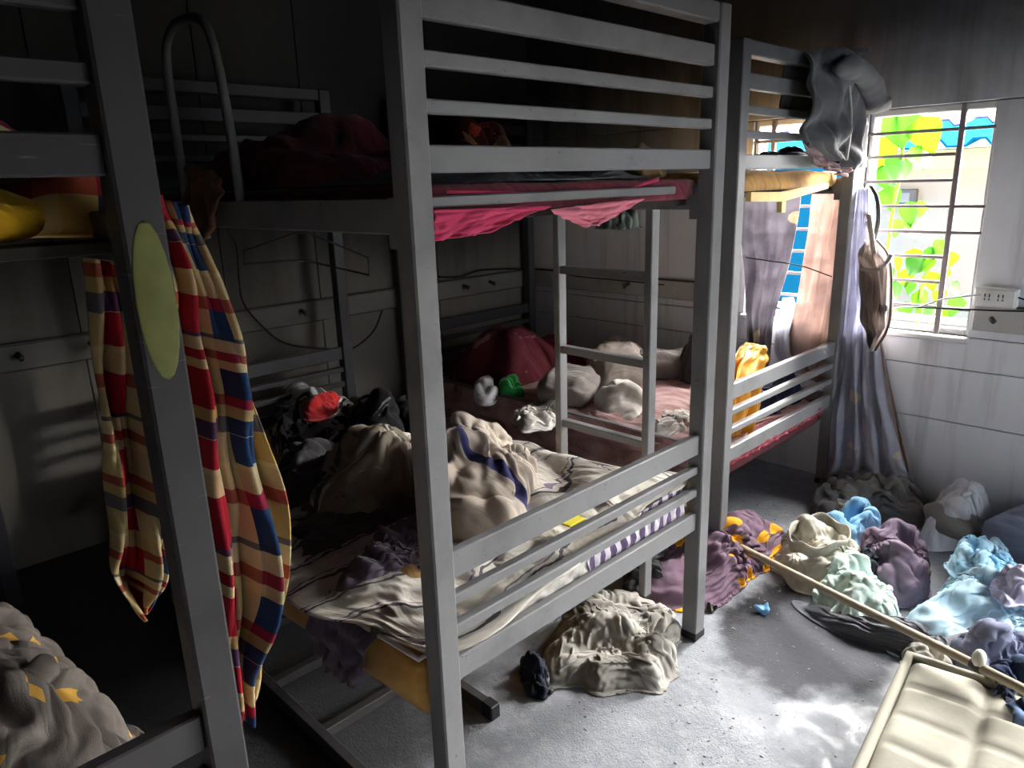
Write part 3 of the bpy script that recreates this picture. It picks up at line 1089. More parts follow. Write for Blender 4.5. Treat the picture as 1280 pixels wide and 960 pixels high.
F_SKY = fabric('light_blue_cloth', (146, 196, 226), (96, 146, 190), 0.25)
F_SKY2 = blots('pale_blue_white_sheet', (176, 206, 222), [(0.56, (222, 232, 238)), (0.62, (96, 160, 196))], 3.0, 0.25)
F_MINT = blots('mint_white_cloth', (184, 204, 196), [(0.54, (214, 226, 220)), (0.66, (214, 176, 160))], 2.4, 0.2)
F_QUILT = fabric('blue_grey_quilt', (138, 148, 172), (110, 118, 142), 0.3)
F_SLATE = fabric('slate_blanket', (104, 106, 112), (70, 72, 80), 0.4)
F_LAV = fabric('lavender_grey_cloth', (142, 146, 172), (104, 108, 134), 0.3)
F_BLUST = striped('dark_blue_striped', [(0, (44, 54, 84)), (0.4, (104, 124, 160)), (0.55, (30, 36, 56)), (0.85, (132, 138, 150))], 0, 6, 0.35, 0.05)
F_ASHG = fabric('ash_grey_cloth', (168, 164, 156), (132, 128, 122), 0.35)
F_DENIM = blots('dark_blue_white_cloth', (30, 34, 48), [(0.56, (70, 84, 116)), (0.63, (200, 202, 206))], 5.0, 0.2)
F_PADTOP = plain('cream_quilted_pad', (152, 148, 136), .9, var=.2, scale=6, bump=.25)
F_NET = fabric('grey_netting', (128, 124, 118), (98, 94, 90), 0.45)
F_PLAID = plaid('madras_check',
                [(0, (196, 174, 122)), (0.14, (164, 24, 42)), (0.34, (206, 190, 146)), (0.5, (34, 62, 102)), (0.64, (200, 180, 132)), (0.74, (196, 160, 96)), (0.86, (48, 48, 66))],
                [(0, (204, 184, 136)), (0.2, (158, 20, 40)), (0.38, (194, 168, 108)), (0.5, (34, 58, 94)), (0.66, (206, 190, 150)), (0.8, (150, 30, 44)), (0.9, (214, 196, 146))], 3.2, 3.6)
F_BROWN = fabric('brown_garment', (112, 78, 50), (76, 50, 34), 0.4)
F_MUSTARD = fabric('mustard_pillow', (236, 186, 30), (214, 160, 20), 0.1)


def translucent_cloth(name, c1, c2, trans=0.45, flower=None):
    t = NT(name)
    uv = t.coord('UV')
    col = t.mix(t.smooth(t.noise(uv, 3.0, 5, .6), .35, .7), lin(c1), lin(c2))
    if flower:
        vo = t.n('ShaderNodeTexVoronoi')
        vo.inputs['Scale'].default_value = 7
        t.l(uv, vo.inputs['Vector'])
        sepc = t.n('ShaderNodeSeparateColor')
        t.l(vo.outputs['Color'], sepc.inputs[0])
        pet = t.math('MULTIPLY_ADD', t.noise(uv, 26, 3), 0.22, vo.outputs['Distance'])
        m = t.math('MULTIPLY', t.math('LESS_THAN', pet, 0.36), t.math('GREATER_THAN', sepc.outputs[0], 0.55))
        col = t.mix(t.math('MULTIPLY', m, 0.75), col, lin(flower))
    t.bump(t.noise(uv, 300, 2), 0.2, 0.002)
    t.l(col, t.b.inputs['Base Color'])
    t.b.inputs['Roughness'].default_value = 0.9
    tr = t.n('ShaderNodeBsdfTranslucent')
    t.l(col, tr.inputs['Color'])
    mx = t.n('ShaderNodeMixShader')
    mx.inputs[0].default_value = trans
    t.l(t.b.outputs[0], mx.inputs[1])
    t.l(tr.outputs[0], mx.inputs[2])
    t.l(mx.outputs[0], t.t.nodes['Material Output'].inputs['Surface'])
    return t.m


F_CURT = translucent_cloth('grey_lilac_curtain', (148, 144, 150), (112, 108, 116), 0.4, (206, 190, 168))
F_CURTL = translucent_cloth('pale_blue_grey_curtain', (196, 196, 208), (158, 158, 172), 0.42, (226, 212, 190))
F_CURTP = translucent_cloth('peach_grey_curtain', (196, 176, 168), (150, 136, 134), 0.5, (176, 150, 150))
F_BAG = translucent_cloth('tan_backpack_cloth', (172, 162, 158), (140, 130, 128), 0.5)


def plastic(name, c, alpha=0.35):
    t = NT(name)
    ob = t.coord('UV')
    t.bump(t.noise(ob, 9, 5, .6, .8), 0.6, 0.02)
    t.b.inputs['Base Color'].default_value = lin(c)
    t.b.inputs['Roughness'].default_value = 0.32
    tr = t.n('ShaderNodeBsdfTransparent')
    mx = t.n('ShaderNodeMixShader')
    mx.inputs[0].default_value = alpha
    t.l(t.b.outputs[0], mx.inputs[1])
    t.l(tr.outputs[0], mx.inputs[2])
    t.l(mx.outputs[0], t.t.nodes['Material Output'].inputs['Surface'])
    return t.m


P_CLEAR = plastic('cloudy_plastic', (206, 208, 212), 0.10)

# ================================================================== near middle bunk, lower berth
SL = 0.075


def topA(x, y):
    return 0.492 - SL * y + 0.075 * x


mA = thing('mattress', 'tan sided mattress with white dusty top on the lower berth of middle bunk', 'mattress', (0.525, 1.045, 0.0))
mbody = cushion('body', 1.075, 1.97, 0.165, F_TICK, mA, (0, 0, topA(0.525, 1.045) - 0.086), (-math.atan(SL), -math.atan(0.075), 0), lumpy=0.004, crown=0.04, seed=3, edge_r=0.03)
for v in mbody.data.vertices:                             # the under side is pushed up where the end rail carries it
    if v.co.z < 0:
        v.co.z += 0.085 * min(1, max(0, (v.co.x + 0.50) / 0.30))
# piping round the top edge
pr_ = []
for (x, y) in ((-.535, -.98), (.535, -.98), (.535, .98), (-.535, .98)):
    pr_.append((x, y, topA(x + 0.525, y + 1.045) - 0.008))
cpts = []
for k in range(4):
    a, b = Vector(pr_[k]), Vector(pr_[(k + 1) % 4])
    cpts += [a.lerp(b, q / 8) for q in range(8)]
link('piping', tube_mesh('piping', cpts, 0.007, 6, True), F_WHITE, mA)

sheetpoly = [(-0.05, 0.02), (0.5, 0.03), (1.05, 0.06), (1.065, 0.6), (1.06, 1.2), (0.7, 1.4), (0.3, 1.2), (-0.03, 1.0), (-0.04, 0.5)]
tag(heap('bed_sheet', sheetpoly, F_SHEET, h=0.006, crumple=1.10, aniso=(1.0, 1.05), n=64, seed=4, f=7, floor=topA, hmax=0.028, uvs=1.0), 'off-white dusty sheet with painted shadow streaks lying wrinkled on the tan sided mattress', 'sheet')

tag(heap('dark_sheet', [p[:2] for p in [(0.161, 1.036, 0.470), (0.291, 1.297, 0.470), (0.475, 1.327, 0.470), (0.574, 1.090, 0.470), (0.627, 0.913, 0.470), (0.477, 0.681, 0.470), (0.306, 0.699, 0.470), (0.137, 0.657, 0.470), (0.072, 0.728, 0.470)]], F_DARKSHEET, h=0.03, crumple=1.25, n=44, seed=5, floor=topA, hmax=0.05),
    'smoke-dark sheet spread over the mattress beside the plaid blanket', 'sheet')
j = heap('printed_jacket', [p[:2] for p in [(0.627, 2.087, 0.470), (0.819, 2.315, 0.470), (0.961, 2.281, 0.470), (0.955, 1.996, 0.470), (0.869, 1.616, 0.470), (0.685, 1.355, 0.470), (0.521, 1.406, 0.470), (0.458, 1.619, 0.470)]], F_BW, h=0.19, crumple=1.35, n=44, seed=6, f=4, floor=lambda x, y: topA(x, y) - 0.02, hmax=0.07)
tag(j, 'black and white patterned jacket heaped against the bed head of middle bunk', 'jacket')
jr = heap('red_panel', [p[:2] for p in [(0.634, 1.722, 0.600), (0.800, 1.859, 0.600), (0.829, 1.739, 0.600), (0.686, 1.532, 0.600), (0.555, 1.470, 0.600), (0.539, 1.538, 0.600)]], F_RED, h=0.02, crumple=1.25, n=22, seed=8, floor=0.585, hmax=0.03, parent=j)
jr['label'] = 'bright red panel of the patterned jacket'
tag(heap('printed_shirt', [p[:2] for p in [(0.880, 1.832, 0.500), (1.058, 1.933, 0.500), (1.121, 1.748, 0.500), (1.021, 1.473, 0.500), (0.759, 1.145, 0.500), (0.603, 1.128, 0.500), (0.594, 1.339, 0.500)]], F_BW2, h=0.13, crumple=1.4, n=40, seed=9, f=4, floor=topA, hmax=0.07),
    'dark shirt with grey swirls lying right of the red panelled jacket', 'shirt')
tag(heap('charcoal_garment', [p[:2] for p in [(0.324, 1.450, 0.500), (0.490, 1.604, 0.500), (0.651, 1.492, 0.500), (0.700, 1.214, 0.500), (0.592, 0.959, 0.500), (0.431, 0.924, 0.500), (0.300, 1.022, 0.500), (0.190, 1.096, 0.500)]], F_CHAR, h=0.10, crumple=1.45, n=44, seed=10, f=5, floor=topA, hmax=0.07),
    'charcoal crumpled garment between the patterned jacket and the khaki clothes', 'clothing')
tag(heap('khaki_garment', [p[:2] for p in [(0.220, 1.014, 0.500), (0.365, 1.161, 0.500), (0.498, 1.186, 0.500), (0.706, 1.278, 0.500), (0.893, 1.285, 0.500), (0.806, 1.091, 0.500), (0.551, 0.787, 0.500), (0.356, 0.722, 0.500), (0.236, 0.813, 0.500)]], F_KHAKI, h=0.15, crumple=1.45, n=52, seed=11, f=4, floor=topA, hmax=0.08),
    'khaki and white rumpled clothes on the mattress left of the front post', 'clothing')
tag(heap('grey_shirt', [p[:2] for p in [(0.945, 1.469, 0.520), (1.156, 1.600, 0.520), (1.061, 1.330, 0.520), (0.893, 1.121, 0.520), (0.799, 1.158, 0.520)]], F_BW2, h=0.10, crumple=1.35, n=30, seed=27, floor=topA, hmax=0.06),
    'small dark grey top at the back edge of the mattress behind the khaki clothes', 'clothing')
tag(heap('beige_blanket', [p[:2] for p in [(0.726, 1.036, 0.520), (0.924, 1.160, 0.520), (0.989, 1.009, 0.520), (0.967, 0.755, 0.520), (0.861, 0.522, 0.520), (0.684, 0.333, 0.520), (0.522, 0.272, 0.520), (0.394, 0.305, 0.520), (0.342, 0.420, 0.520), (0.400, 0.610, 0.520)]], F_BEIGE, h=0.17, crumple=1.5, n=56, seed=12, f=3.4, floor=topA, hmax=0.09, power=0.4),
    'bunched beige blanket with navy stripe behind the front post of middle bunk', 'blanket')
# purple cloth: lies on the sheet, then falls over the mattress side
pc = thing('purple_cloth', 'grey-purple cloth trailing over the tan mattress side', 'cloth', (0.1, 0.42, 0.46))
heap('body', [(p[0] - 0.1, p[1] - 0.42) for p in [(0.476, 0.650, 0.480), (0.363, 0.648, 0.480), (0.183, 0.578, 0.480), (0.050, 0.513, 0.480), (-0.011, 0.445, 0.480), (0.065, 0.419, 0.480), (0.172, 0.423, 0.480), (0.303, 0.411, 0.480)]], F_PURPLE, h=0.03, crumple=1.45, n=44, seed=13, f=5, floor=lambda x, y: topA(x, y + 0.42) - 0.452, hmax=0.05, parent=pc)
rows = [((-0.105, 0.10, -0.01), (-0.105, -0.20, 0.015)), ((-0.135, 0.10, -0.08), (-0.135, -0.18, -0.04)), ((-0.14, 0.06, -0.14), (-0.14, -0.16, -0.10)), ((-0.14, 0.02, -0.19), (-0.14, -0.12, -0.165))]
drape('hanging_end', rows, F_PURPLE, 30, 26, 3, 0.014, 14, pc)
tag(box('yellow_card', 0.57, 0.64, 0.12, 0.17, 0.565, 0.571, plain('yellow_card', (240, 226, 60), .6), None, 0.002), 'small bright yellow card on the dusty sheet behind the lower rails', 'card')
# cloth hanging out below the front edge of the sheet
tag(drape('sheet_edge', [((0.55, 0.052, 0.535), (1.03, 0.052, 0.57)), ((0.55, 0.045, 0.49), (1.03, 0.045, 0.52)), ((0.56, 0.047, 0.43), (1.03, 0.047, 0.46))], striped('purple_striped_hem', [(0, (206, 200, 210)), (0.5, (96, 80, 110))], 0, 16, 0.2, 0.05), 60, 10, 11, 0.006, 15),
    'purple and white striped cloth edge tucked behind the lowest front rail', 'cloth')

tag(drape('sheet_edge', [((0.06, 0.052, 0.50), (0.56, 0.052, 0.54)), ((0.06, 0.045, 0.45), (0.56, 0.045, 0.49)), ((0.06, 0.047, 0.405), (0.57, 0.047, 0.43))], F_WHITE, 50, 10, 7, 0.006, 16),
    'plain white sheet edge hanging behind the front rails near the front left post', 'sheet')

# ================================================================== near middle bunk, upper berth
mu = thing('mattress', 'thin dark maroon mattress on the upper berth of middle bunk', 'mattress', (0.56, 1.05, 1.443))
cushion('body', 1.02, 1.96, 0.06, F_MAROON2, mu, (0, 0, 0.03), lumpy=0.002, crown=0.05, seed=5)
tag(heap('maroon_blanket', [(0.06, 1.15), (0.10, 0.70), (0.35, 0.55), (0.62, 0.62), (0.75, 1.0), (0.6, 1.4), (0.25, 1.45)], F_MAROON2, h=0.15, crumple=1.4, n=44, seed=16, floor=1.505, hmax=0.08),
    'maroon blanket heaped dark on the upper berth left of the front post', 'blanket')
tag(heap('grey_sheet', [(0.10, 0.55), (0.12, 0.2), (0.45, 0.09), (0.9, 0.09), (0.98, 0.35), (0.75, 0.55), (0.4, 0.6)], F_SLATE, h=0.015, crumple=1.35, n=44, seed=17, floor=1.505, hmax=0.03),
    'grey rumpled sheet at the front of the upper berth above the pink sheet', 'sheet')
tag(heap('red_patterned_shirt', [(0.55, 0.75), (0.62, 0.55), (0.85, 0.55), (1.0, 0.7), (0.95, 0.95), (0.7, 1.0)], blots('red_orange_print', (72, 20, 20), [(0.54, (170, 60, 44)), (0.62, (176, 130, 92))], 7), h=0.15, crumple=1.4, n=36, seed=18, floor=1.505, hmax=0.06),
    'red and tan patterned shirt glimpsed between the upper end rails', 'shirt')
tag(heap('cloth_scrap', [(0.93, 0.16), (0.98, 0.12), (1.05, 0.16), (1.06, 0.3), (1.0, 0.36), (0.94, 0.26)], fabric('tan_straps', (170, 140, 100), (120, 96, 70)), h=0.06, crumple=1.3, n=20, seed=20, floor=1.505, hmax=0.03),
    'tan scrap of cloth in the right front corner of the upper berth', 'cloth')
pk = thing('pink_sheet', 'rose pink sheet hanging in two swags from the upper berth', 'sheet', (0.4, 0.05, 1.49))
q = [(0.087, 0.045, 1.457), (0.082, 0.045, 1.396), (0.157, 0.045, 1.454), (0.153, 0.045, 1.400), (0.234, 0.045, 1.450), (0.234, 0.045, 1.402), (0.329, 0.045, 1.446), (0.333, 0.045, 1.418), (0.428, 0.045, 1.449), (0.433, 0.045, 1.441)]
o_ = Vector((0.4, 0.05, 1.49))


def loc_(p):
    return tuple(Vector(p) - o_)


drape('hanging_swag', [(loc_(q[0]), loc_(q[8])), (tuple(Vector(loc_(q[0])).lerp(Vector(loc_(q[1])), .5)), tuple(Vector(loc_(q[6])).lerp(Vector(loc_(q[7])), .6))), (loc_(q[1]), loc_(q[5]))], F_PINK, 40, 20, 2, 0.005, 21, pk)
q2 = [(0.417, 0.040, 1.442), (0.786, 0.040, 1.454), (0.468, 0.040, 1.422), (0.681, 0.040, 1.418), (0.540, 0.040, 1.397), (0.601, 0.040, 1.397)]
sw = drape('hanging_swag', [(loc_(q2[0]), loc_(q2[1])), (loc_(q2[2]), loc_(q2[3])), (loc_(q2[4]), loc_(q2[5]))], F_PALEPINK, 30, 16, 2, 0.006, 22, pk)
sw['label'] = 'paler pink end of the sheet'
edge = spline([(0.145, 0.075, 1.489), (0.336, 0.075, 1.482), (0.523, 0.075, 1.467), (0.710, 0.075, 1.473), (0.831, 0.075, 1.490), (0.894, 0.075, 1.501)], 30)
link('rolled_hem', tube_mesh('rolled_hem', [Vector(p) - o_ for p in edge], 0.006, 8), F_PINK, pk)
tag(heap('grey_green_rag', [(0.72, 0.12), (0.74, 0.07), (0.81, 0.065), (0.83, 0.11), (0.80, 0.16), (0.74, 0.17)], fabric('grey_green_rag', (120, 134, 122), (90, 100, 92)), h=0.05, crumple=1.5, n=24, seed=23, floor=1.375, hmax=0.04),
    'small grey-green rag tucked under the pale pink swag', 'cloth')
tag(drape('brown_garment', [[(-0.020, 0.926, 1.578), (-0.020, 0.745, 1.552)], [(-0.030, 0.964, 1.496), (-0.030, 0.743, 1.484)], [(-0.030, 0.979, 1.400), (-0.030, 0.815, 1.383)]], F_BROWN, 20, 20, 2, 0.012, 24),
    'brown garment hanging over the left side rail of the upper berth', 'clothing')

# wire hanger under the upper berth
M_BLKW = plain('black_wire', (20, 20, 22), .6)
hp = thing('wire_hanger', 'thin wire clothes hanger hooked under the upper berth', 'hanger', (0.387, 1.111, 1.38))
ho = Vector(hp.location)
P1 = [(0.170, 1.100, 1.287), (0.173, 1.100, 1.326), (0.357, 1.100, 1.369), (0.400, 1.100, 1.367), (0.624, 1.100, 1.266), (0.621, 1.100, 1.204), (0.375, 1.100, 1.280), (0.170, 1.100, 1.287)]
link('frame_wire', tube_mesh('frame_wire', [Vector(p) - ho for p in P1[:-1]], 0.0032, 6, True), M_BLKW, hp)
link('hook', tube_mesh('hook', [Vector(p) - ho for p in [(0.380, 1.100, 1.368), (0.382, 1.100, 1.388), (0.372, 1.100, 1.402), (0.385, 1.100, 1.411), (0.401, 1.100, 1.402)]], 0.0032, 6), M_BLKW, hp)

# ================================================================== far bunk
zB = 0.44
mB = thing('mattress', 'red edged mattress on the lower berth of the far bunk', 'mattress', (2.125, 1.25, 0.0))
cushion('body', 1.0, 1.95, 0.14, F_REDSHEET, mB, (0, 0, zB - 0.07), lumpy=0.004, crown=0.05, seed=6)
tag(heap('pinkish_sheet', [(1.60, 0.30), (2.2, 0.28), (2.6, 0.3), (2.6, 1.0), (2.5, 1.7), (1.9, 1.9), (1.62, 1.8), (1.59, 1.0)], F_PINKISH, h=0.012, crumple=1.13, n=60, seed=31, f=5, floor=zB, hmax=0.04),
    'pinkish wrinkled sheet covering the lower berth of the far bunk', 'sheet')
tag(drape('maroon_valance', [((1.585, 2.05, zB + .02), (1.585, 0.30, zB + .03)), ((1.572, 2.05, 0.36), (1.572, 0.30, 0.38)), ((1.575, 2.0, 0.27), (1.575, 0.32, 0.33)), ((1.578, 1.95, 0.20), (1.578, 0.34, 0.30))], F_PINKISH, 60, 24, 7, 0.012, 32),
    'pinkish brown sheet side hanging off the far bunk toward the ladder', 'sheet')
tag(drape('red_sheet', [[(1.654, 0.245, 0.445), (2.582, 0.245, 0.448)], [(1.632, 0.235, 0.420), (2.546, 0.235, 0.418)], [(1.638, 0.240, 0.383), (2.545, 0.240, 0.389)]], fabric('shiny_red_sheet', (186, 66, 84), (150, 40, 60), .15, rough=.45), 60, 10, 10, 0.007, 33, thick=0.002),
    'shiny red sheet edge hanging below the lowest front rail of far bunk', 'sheet')
tag(heap('flowered_blanket', [(1.66, 1.9), (1.72, 1.55), (2.1, 1.45), (2.45, 1.6), (2.5, 2.0), (2.2, 2.2), (1.8, 2.2)], F_MAROON, h=0.20, crumple=1.25, n=44, seed=34, floor=zB, hmax=0.05),
    'maroon flowered blanket heaped at the head of the far bunk', 'blanket')
tag(heap('plush_blanket', [p[:2] for p in [(2.097, 1.356, 0.520), (2.456, 1.582, 0.520), (2.704, 1.624, 0.520), (2.756, 1.480, 0.520), (2.579, 1.256, 0.520), (2.218, 0.989, 0.520), (2.028, 1.025, 0.520), (1.940, 1.134, 0.520)]], F_WHITEFUR, h=0.18, crumple=1.3, n=44, seed=95, floor=zB, hmax=0.06, power=.5, lump=0.12),
    'dirty white plush blanket bundled on the far bunk behind the ladder', 'blanket')
pl = cushion('pillow', 0.42, 0.26, 0.15, F_GREYP, None, tuple([(2.458, 1.036, 0.530)][0]), (0, 0.1, -0.7), crown=0.75, seed=9, lumpy=0.008)
tag(pl, 'grey pillow beside the plush blanket under the window', 'pillow')
tag(cushion('pillow', 0.40, 0.28, 0.15, F_GREYP, None, tuple([(1.806, 1.195, 0.530)][0]), (0.1, 0, 0.5), crown=0.75, seed=10, lumpy=0.008), 'taupe pillow lying left of the white cloth behind the ladder', 'pillow')
tag(heap('white_cloth', [p[:2] for p in [(1.740, 0.997, 0.500), (1.990, 1.139, 0.500), (2.112, 1.037, 0.500), (2.061, 0.865, 0.500), (1.846, 0.708, 0.500), (1.686, 0.769, 0.500), (1.650, 0.868, 0.500)]], F_WHITE, h=0.10, crumple=1.35, n=32, seed=36, floor=zB, hmax=0.05),
    'white crumpled cloth on the far bunk seen through the ladder', 'cloth')
tag(heap('green_cloth', [p[:2] for p in [(1.674, 1.579, 0.500), (1.840, 1.690, 0.500), (1.828, 1.596, 0.500), (1.685, 1.395, 0.500), (1.594, 1.391, 0.500), (1.584, 1.449, 0.500)]], F_GREEN, h=0.07, crumple=1.4, n=24, seed=37, floor=zB, hmax=0.04),
    'small bright green cloth on the far bunk beside the plastic wrap', 'cloth')
tag(heap('plastic_wrap', [p[:2] for p in [(1.517, 1.594, 0.480), (1.773, 1.840, 0.480), (1.842, 1.810, 0.480), (1.596, 1.498, 0.480), (1.472, 1.425, 0.480), (1.455, 1.489, 0.480)]], P_CLEAR, h=0.06, crumple=1.4, n=28, seed=38, floor=zB, hmax=0.05),
    'clear crinkled plastic wrap lying on the far bunk left of green cloth', 'plastic')
tag(heap('white_frilled_cloth', [p[:2] for p in [(1.403, 1.198, 0.470), (1.617, 1.302, 0.470), (1.728, 1.233, 0.470), (1.631, 1.079, 0.470), (1.419, 0.963, 0.470), (1.300, 1.020, 0.470)]], F_WHITE, h=0.03, crumple=1.5, n=36, seed=39, floor=zB, hmax=0.05, f=6),
    'white frilled sheet fold at the edge of the far bunk left of the ladder', 'cloth')
tag(heap('white_sheet_fold', [p[:2] for p in [(1.659, 0.640, 0.460), (1.904, 0.703, 0.460), (2.039, 0.638, 0.460), (1.892, 0.534, 0.460), (1.649, 0.492, 0.460), (1.555, 0.527, 0.460)]], F_WHITE, h=0.03, crumple=1.4, n=36, seed=40, floor=zB, hmax=0.05, f=6),
    'white sheet fold at the foot of the far bunk beside the middle post', 'cloth')
# front end of the far bunk's lower berth
yb = thing('yellow_bag', 'orange-yellow crinkled plastic bag standing behind the far bunk rails', 'bag', (1.95, 0.36, zB))
rows = [[(2.029, 0.340, 0.806), (2.141, 0.340, 0.779)], [(1.936, 0.330, 0.789), (2.141, 0.330, 0.733)], [(1.829, 0.320, 0.739), (2.106, 0.320, 0.684)], [(1.791, 0.310, 0.620), (2.051, 0.310, 0.559)], [(1.780, 0.310, 0.467), (1.983, 0.310, 0.412)]]
o2 = Vector((1.95, 0.36, zB))
drape('front_face', [tuple(tuple(Vector(p) - o2) for p in r) for r in rows], F_YELLOW, 30, 40, 2.5, 0.012, 41, yb)
drape('back_face', [tuple(tuple(Vector(p) - o2 + Vector((0.012, 0.05, 0))) for p in r) for r in rows], F_YELLOW, 30, 40, 2.5, 0.012, 42, yb)
tag(heap('navy_clothes', [(2.0, 0.38), (2.25, 0.32), (2.55, 0.34), (2.58, 0.6), (2.3, 0.72), (2.05, 0.65)], F_NAVY, h=0.14, crumple=1.45, n=44, seed=43, floor=zB, hmax=0.07, f=5),
    'navy printed clothes heaped behind the front rails of the far bunk', 'clothing')
tag(heap('black_cloth', [(2.35, 0.8), (2.6, 0.72), (2.6, 1.05), (2.4, 1.1)], F_CHAR, h=0.18, crumple=1.3, n=30, seed=44, floor=zB, hmax=0.06),
    'black cloth bundle under the far window curtains', 'clothing')
# upper berth
fm = thing('foam_mattress', 'golden scorched foam mattress on the upper berth of the far bunk', 'mattress', (2.125, 1.25, 1.443))
cushion('body', 0.98, 1.92, 0.075, F_FOAM, fm, (0, 0, 0.04), lumpy=0.006, crown=0.2, seed=12)
M_WOOD = plain('raw_pale_wood', (226, 196, 120), .75, var=.18, scale=18, bump=.1)
pk_ = [(1.666, 0.215, 1.430), (1.929, 0.215, 1.422), (2.326, 0.215, 1.454)]
bm = bmesh.new()
a, b, c = [Vector(p) for p in pk_]
vv = []
for p, w in ((a, .034), (b, .034), (c, .022)):
    for dy in (0, 0.02):
        for dz in (w / 2, -w / 2):
            vv.append(bm.verts.new((p.x, p.y + dy - 0.012, p.z + dz)))
for k in (0, 4):
    bm.faces.new((vv[k], vv[k + 1], vv[k + 5], vv[k + 4]))
    bm.faces.new((vv[k + 2], vv[k + 6], vv[k + 7], vv[k + 3]))
    bm.faces.new((vv[k], vv[k + 4], vv[k + 6], vv[k + 2]))
    bm.faces.new((vv[k + 1], vv[k + 3], vv[k + 7], vv[k + 5]))
bm.faces.new((vv[0], vv[2], vv[3], vv[1]))
bm.faces.new((vv[8], vv[9], vv[11], vv[10]))
tag(link('wooden_plank', bm_mesh(bm, 'wooden_plank'), M_WOOD), 'pale snapped wooden plank along the front of the far upper berth', 'plank')
bk = thing('wood_block', 'small pale wooden block hanging under the snapped plank', 'wood block', tuple(pk_[1]))
box('block', -0.012, 0.022, -0.01, 0.012, -0.06, -0.018, M_WOOD, bk, 0.002)
tag(heap('charred_cloth', [(2.25, 0.32), (2.55, 0.30), (2.6, 0.55), (2.35, 0.6)], F_CHAR, h=0.06, crumple=1.4, n=30, seed=46, floor=1.53, hmax=0.05),
    'black charred cloth on the golden foam beneath the hanging jacket', 'cloth')

# jacket over the right end of the far bunk's top rail
jk = thing('jacket', 'grey quilted jacket slung over the top rail of the far bunk', 'jacket', (2.40, 0.20, 1.95))
oj = Vector((2.40, 0.20, 1.95))


def jl(P):
    return [tuple(Vector(p) - oj) for p in P]


rows = [jl([(2.130, 0.225, 1.963), (2.614, 0.225, 2.002)]), jl([(2.016, 0.190, 1.920), (2.568, 0.190, 1.949)]), jl([(1.972, 0.170, 1.837), (2.524, 0.170, 1.844)]), jl([(1.967, 0.165, 1.725), (2.508, 0.165, 1.716)]), jl([(1.969, 0.165, 1.641), (2.486, 0.165, 1.594)]), jl([(2.178, 0.170, 1.579), (2.457, 0.170, 1.516)])]
drape('body', rows, F_JACKET, 50, 60, 1.6, 0.024, 147, jk, thick=0.012)
drape('back_panel', [tuple((p[0], p[1] + 0.09, p[2]) for p in r) for r in rows[:4]], F_JACKET, 30, 24, 2, 0.015, 48, jk, thick=0.01)
ru_ = drape('shirt_hem', [jl([(1.999, 0.180, 1.657), (2.462, 0.180, 1.571)]), jl([(2.013, 0.185, 1.599), (2.487, 0.185, 1.516)]), jl([(2.157, 0.190, 1.540), (2.456, 0.190, 1.483)])], F_MAUVE, 36, 20, 3, 0.012, 49, jk)
ru_['label'] = 'mauve ribbed shirt hem below the jacket'
slv = jl([(2.124, 0.130, 1.877), (2.256, 0.130, 1.898), (2.388, 0.130, 1.885), (2.493, 0.130, 1.844), (2.555, 0.130, 1.779)])
link('sleeve', tube_mesh('sleeve', spline(slv, 16), [0.020, 0.028, 0.036, 0.042, 0.045, 0.041, 0.047, 0.044, 0.049, 0.044, 0.050, 0.045, 0.051, 0.047, 0.053, 0.056], 14), F_JACKET, jk)
cf_ = jl([(2.561, 0.130, 1.791), (2.575, 0.130, 1.757)])
link('cuff', tube_mesh('cuff', cf_, [0.060, 0.056], 18), F_CUFF, jk)
slo = [c for c in jk.children if c.name.startswith('sleeve')][0]
ws_ = waves(49, 9.0)
for v in slo.data.vertices:
    v.co += Vector((0.006, -0.004, 0.006)) * float(ws_(np.float64(v.co.x + v.co.y), np.float64(v.co.z)))
sm_ = slo.modifiers.new('sub', 'SUBSURF')
sm_.levels = sm_.render_levels = 1
link('cuff_dark_disc', tube_mesh('cuff_dark_disc', jl([(2.573, 0.130, 1.760), (2.576, 0.130, 1.753)]), [0.048, 0.044], 16), F_CHAR, jk)  # dark disc stands in for the shaded inside of the cuff
zp = [(2.308, 0.155, 1.882), (2.381, 0.155, 1.711), (2.368, 0.155, 1.554)]
link('zip_edge', tube_mesh('zip_edge', spline(jl(zp), 20), 0.006, 6), F_CUFF, jk)

# ================================================================== window curtains, bag, cables
tag(drape('curtain', [[(2.670, 0.791, 1.434), (2.670, 0.479, 1.429)], [(2.660, 0.763, 1.188), (2.660, 0.485, 1.196)], [(2.650, 0.718, 0.904), (2.650, 0.524, 0.961)], [(2.640, 0.677, 0.614), (2.640, 0.555, 0.757)], [(2.640, 0.638, 0.270), (2.640, 0.561, 0.589)]], F_CURT, 40, 40, 4, 0.012, 51, normal=(1, 0, 0)),
    'dark grey-lilac curtain gathered left of the blue window strip', 'curtain')
tag(drape('curtain', [[(2.670, 0.417, 1.428), (2.670, 0.269, 1.426)], [(2.660, 0.425, 1.198), (2.660, 0.260, 1.203)], [(2.650, 0.449, 0.888), (2.650, 0.248, 0.906)], [(2.640, 0.470, 0.685), (2.640, 0.235, 0.637)], [(2.640, 0.399, 0.564), (2.640, 0.252, 0.515)], [(2.645, 0.338, 0.532), (2.645, 0.267, 0.487)]], F_CURTP, 40, 40, 3, 0.012, 52, normal=(1, 0, 0)),
    'peach-grey backlit curtain right of the blue window strip', 'curtain')
tag(drape('curtain_lining', [[(2.680, 0.534, 0.908), (2.680, 0.477, 0.913)], [(2.660, 0.538, 0.797), (2.660, 0.446, 0.798)], [(2.650, 0.543, 0.632), (2.650, 0.410, 0.650)], [(2.650, 0.465, 0.551), (2.650, 0.389, 0.538)]], translucent_cloth('white_lining', (220, 222, 228), (190, 190, 200), .4), 24, 24, 2, 0.006, 53, normal=(1, 0, 0)),
    'white curtain tail below the blue window strip', 'curtain')
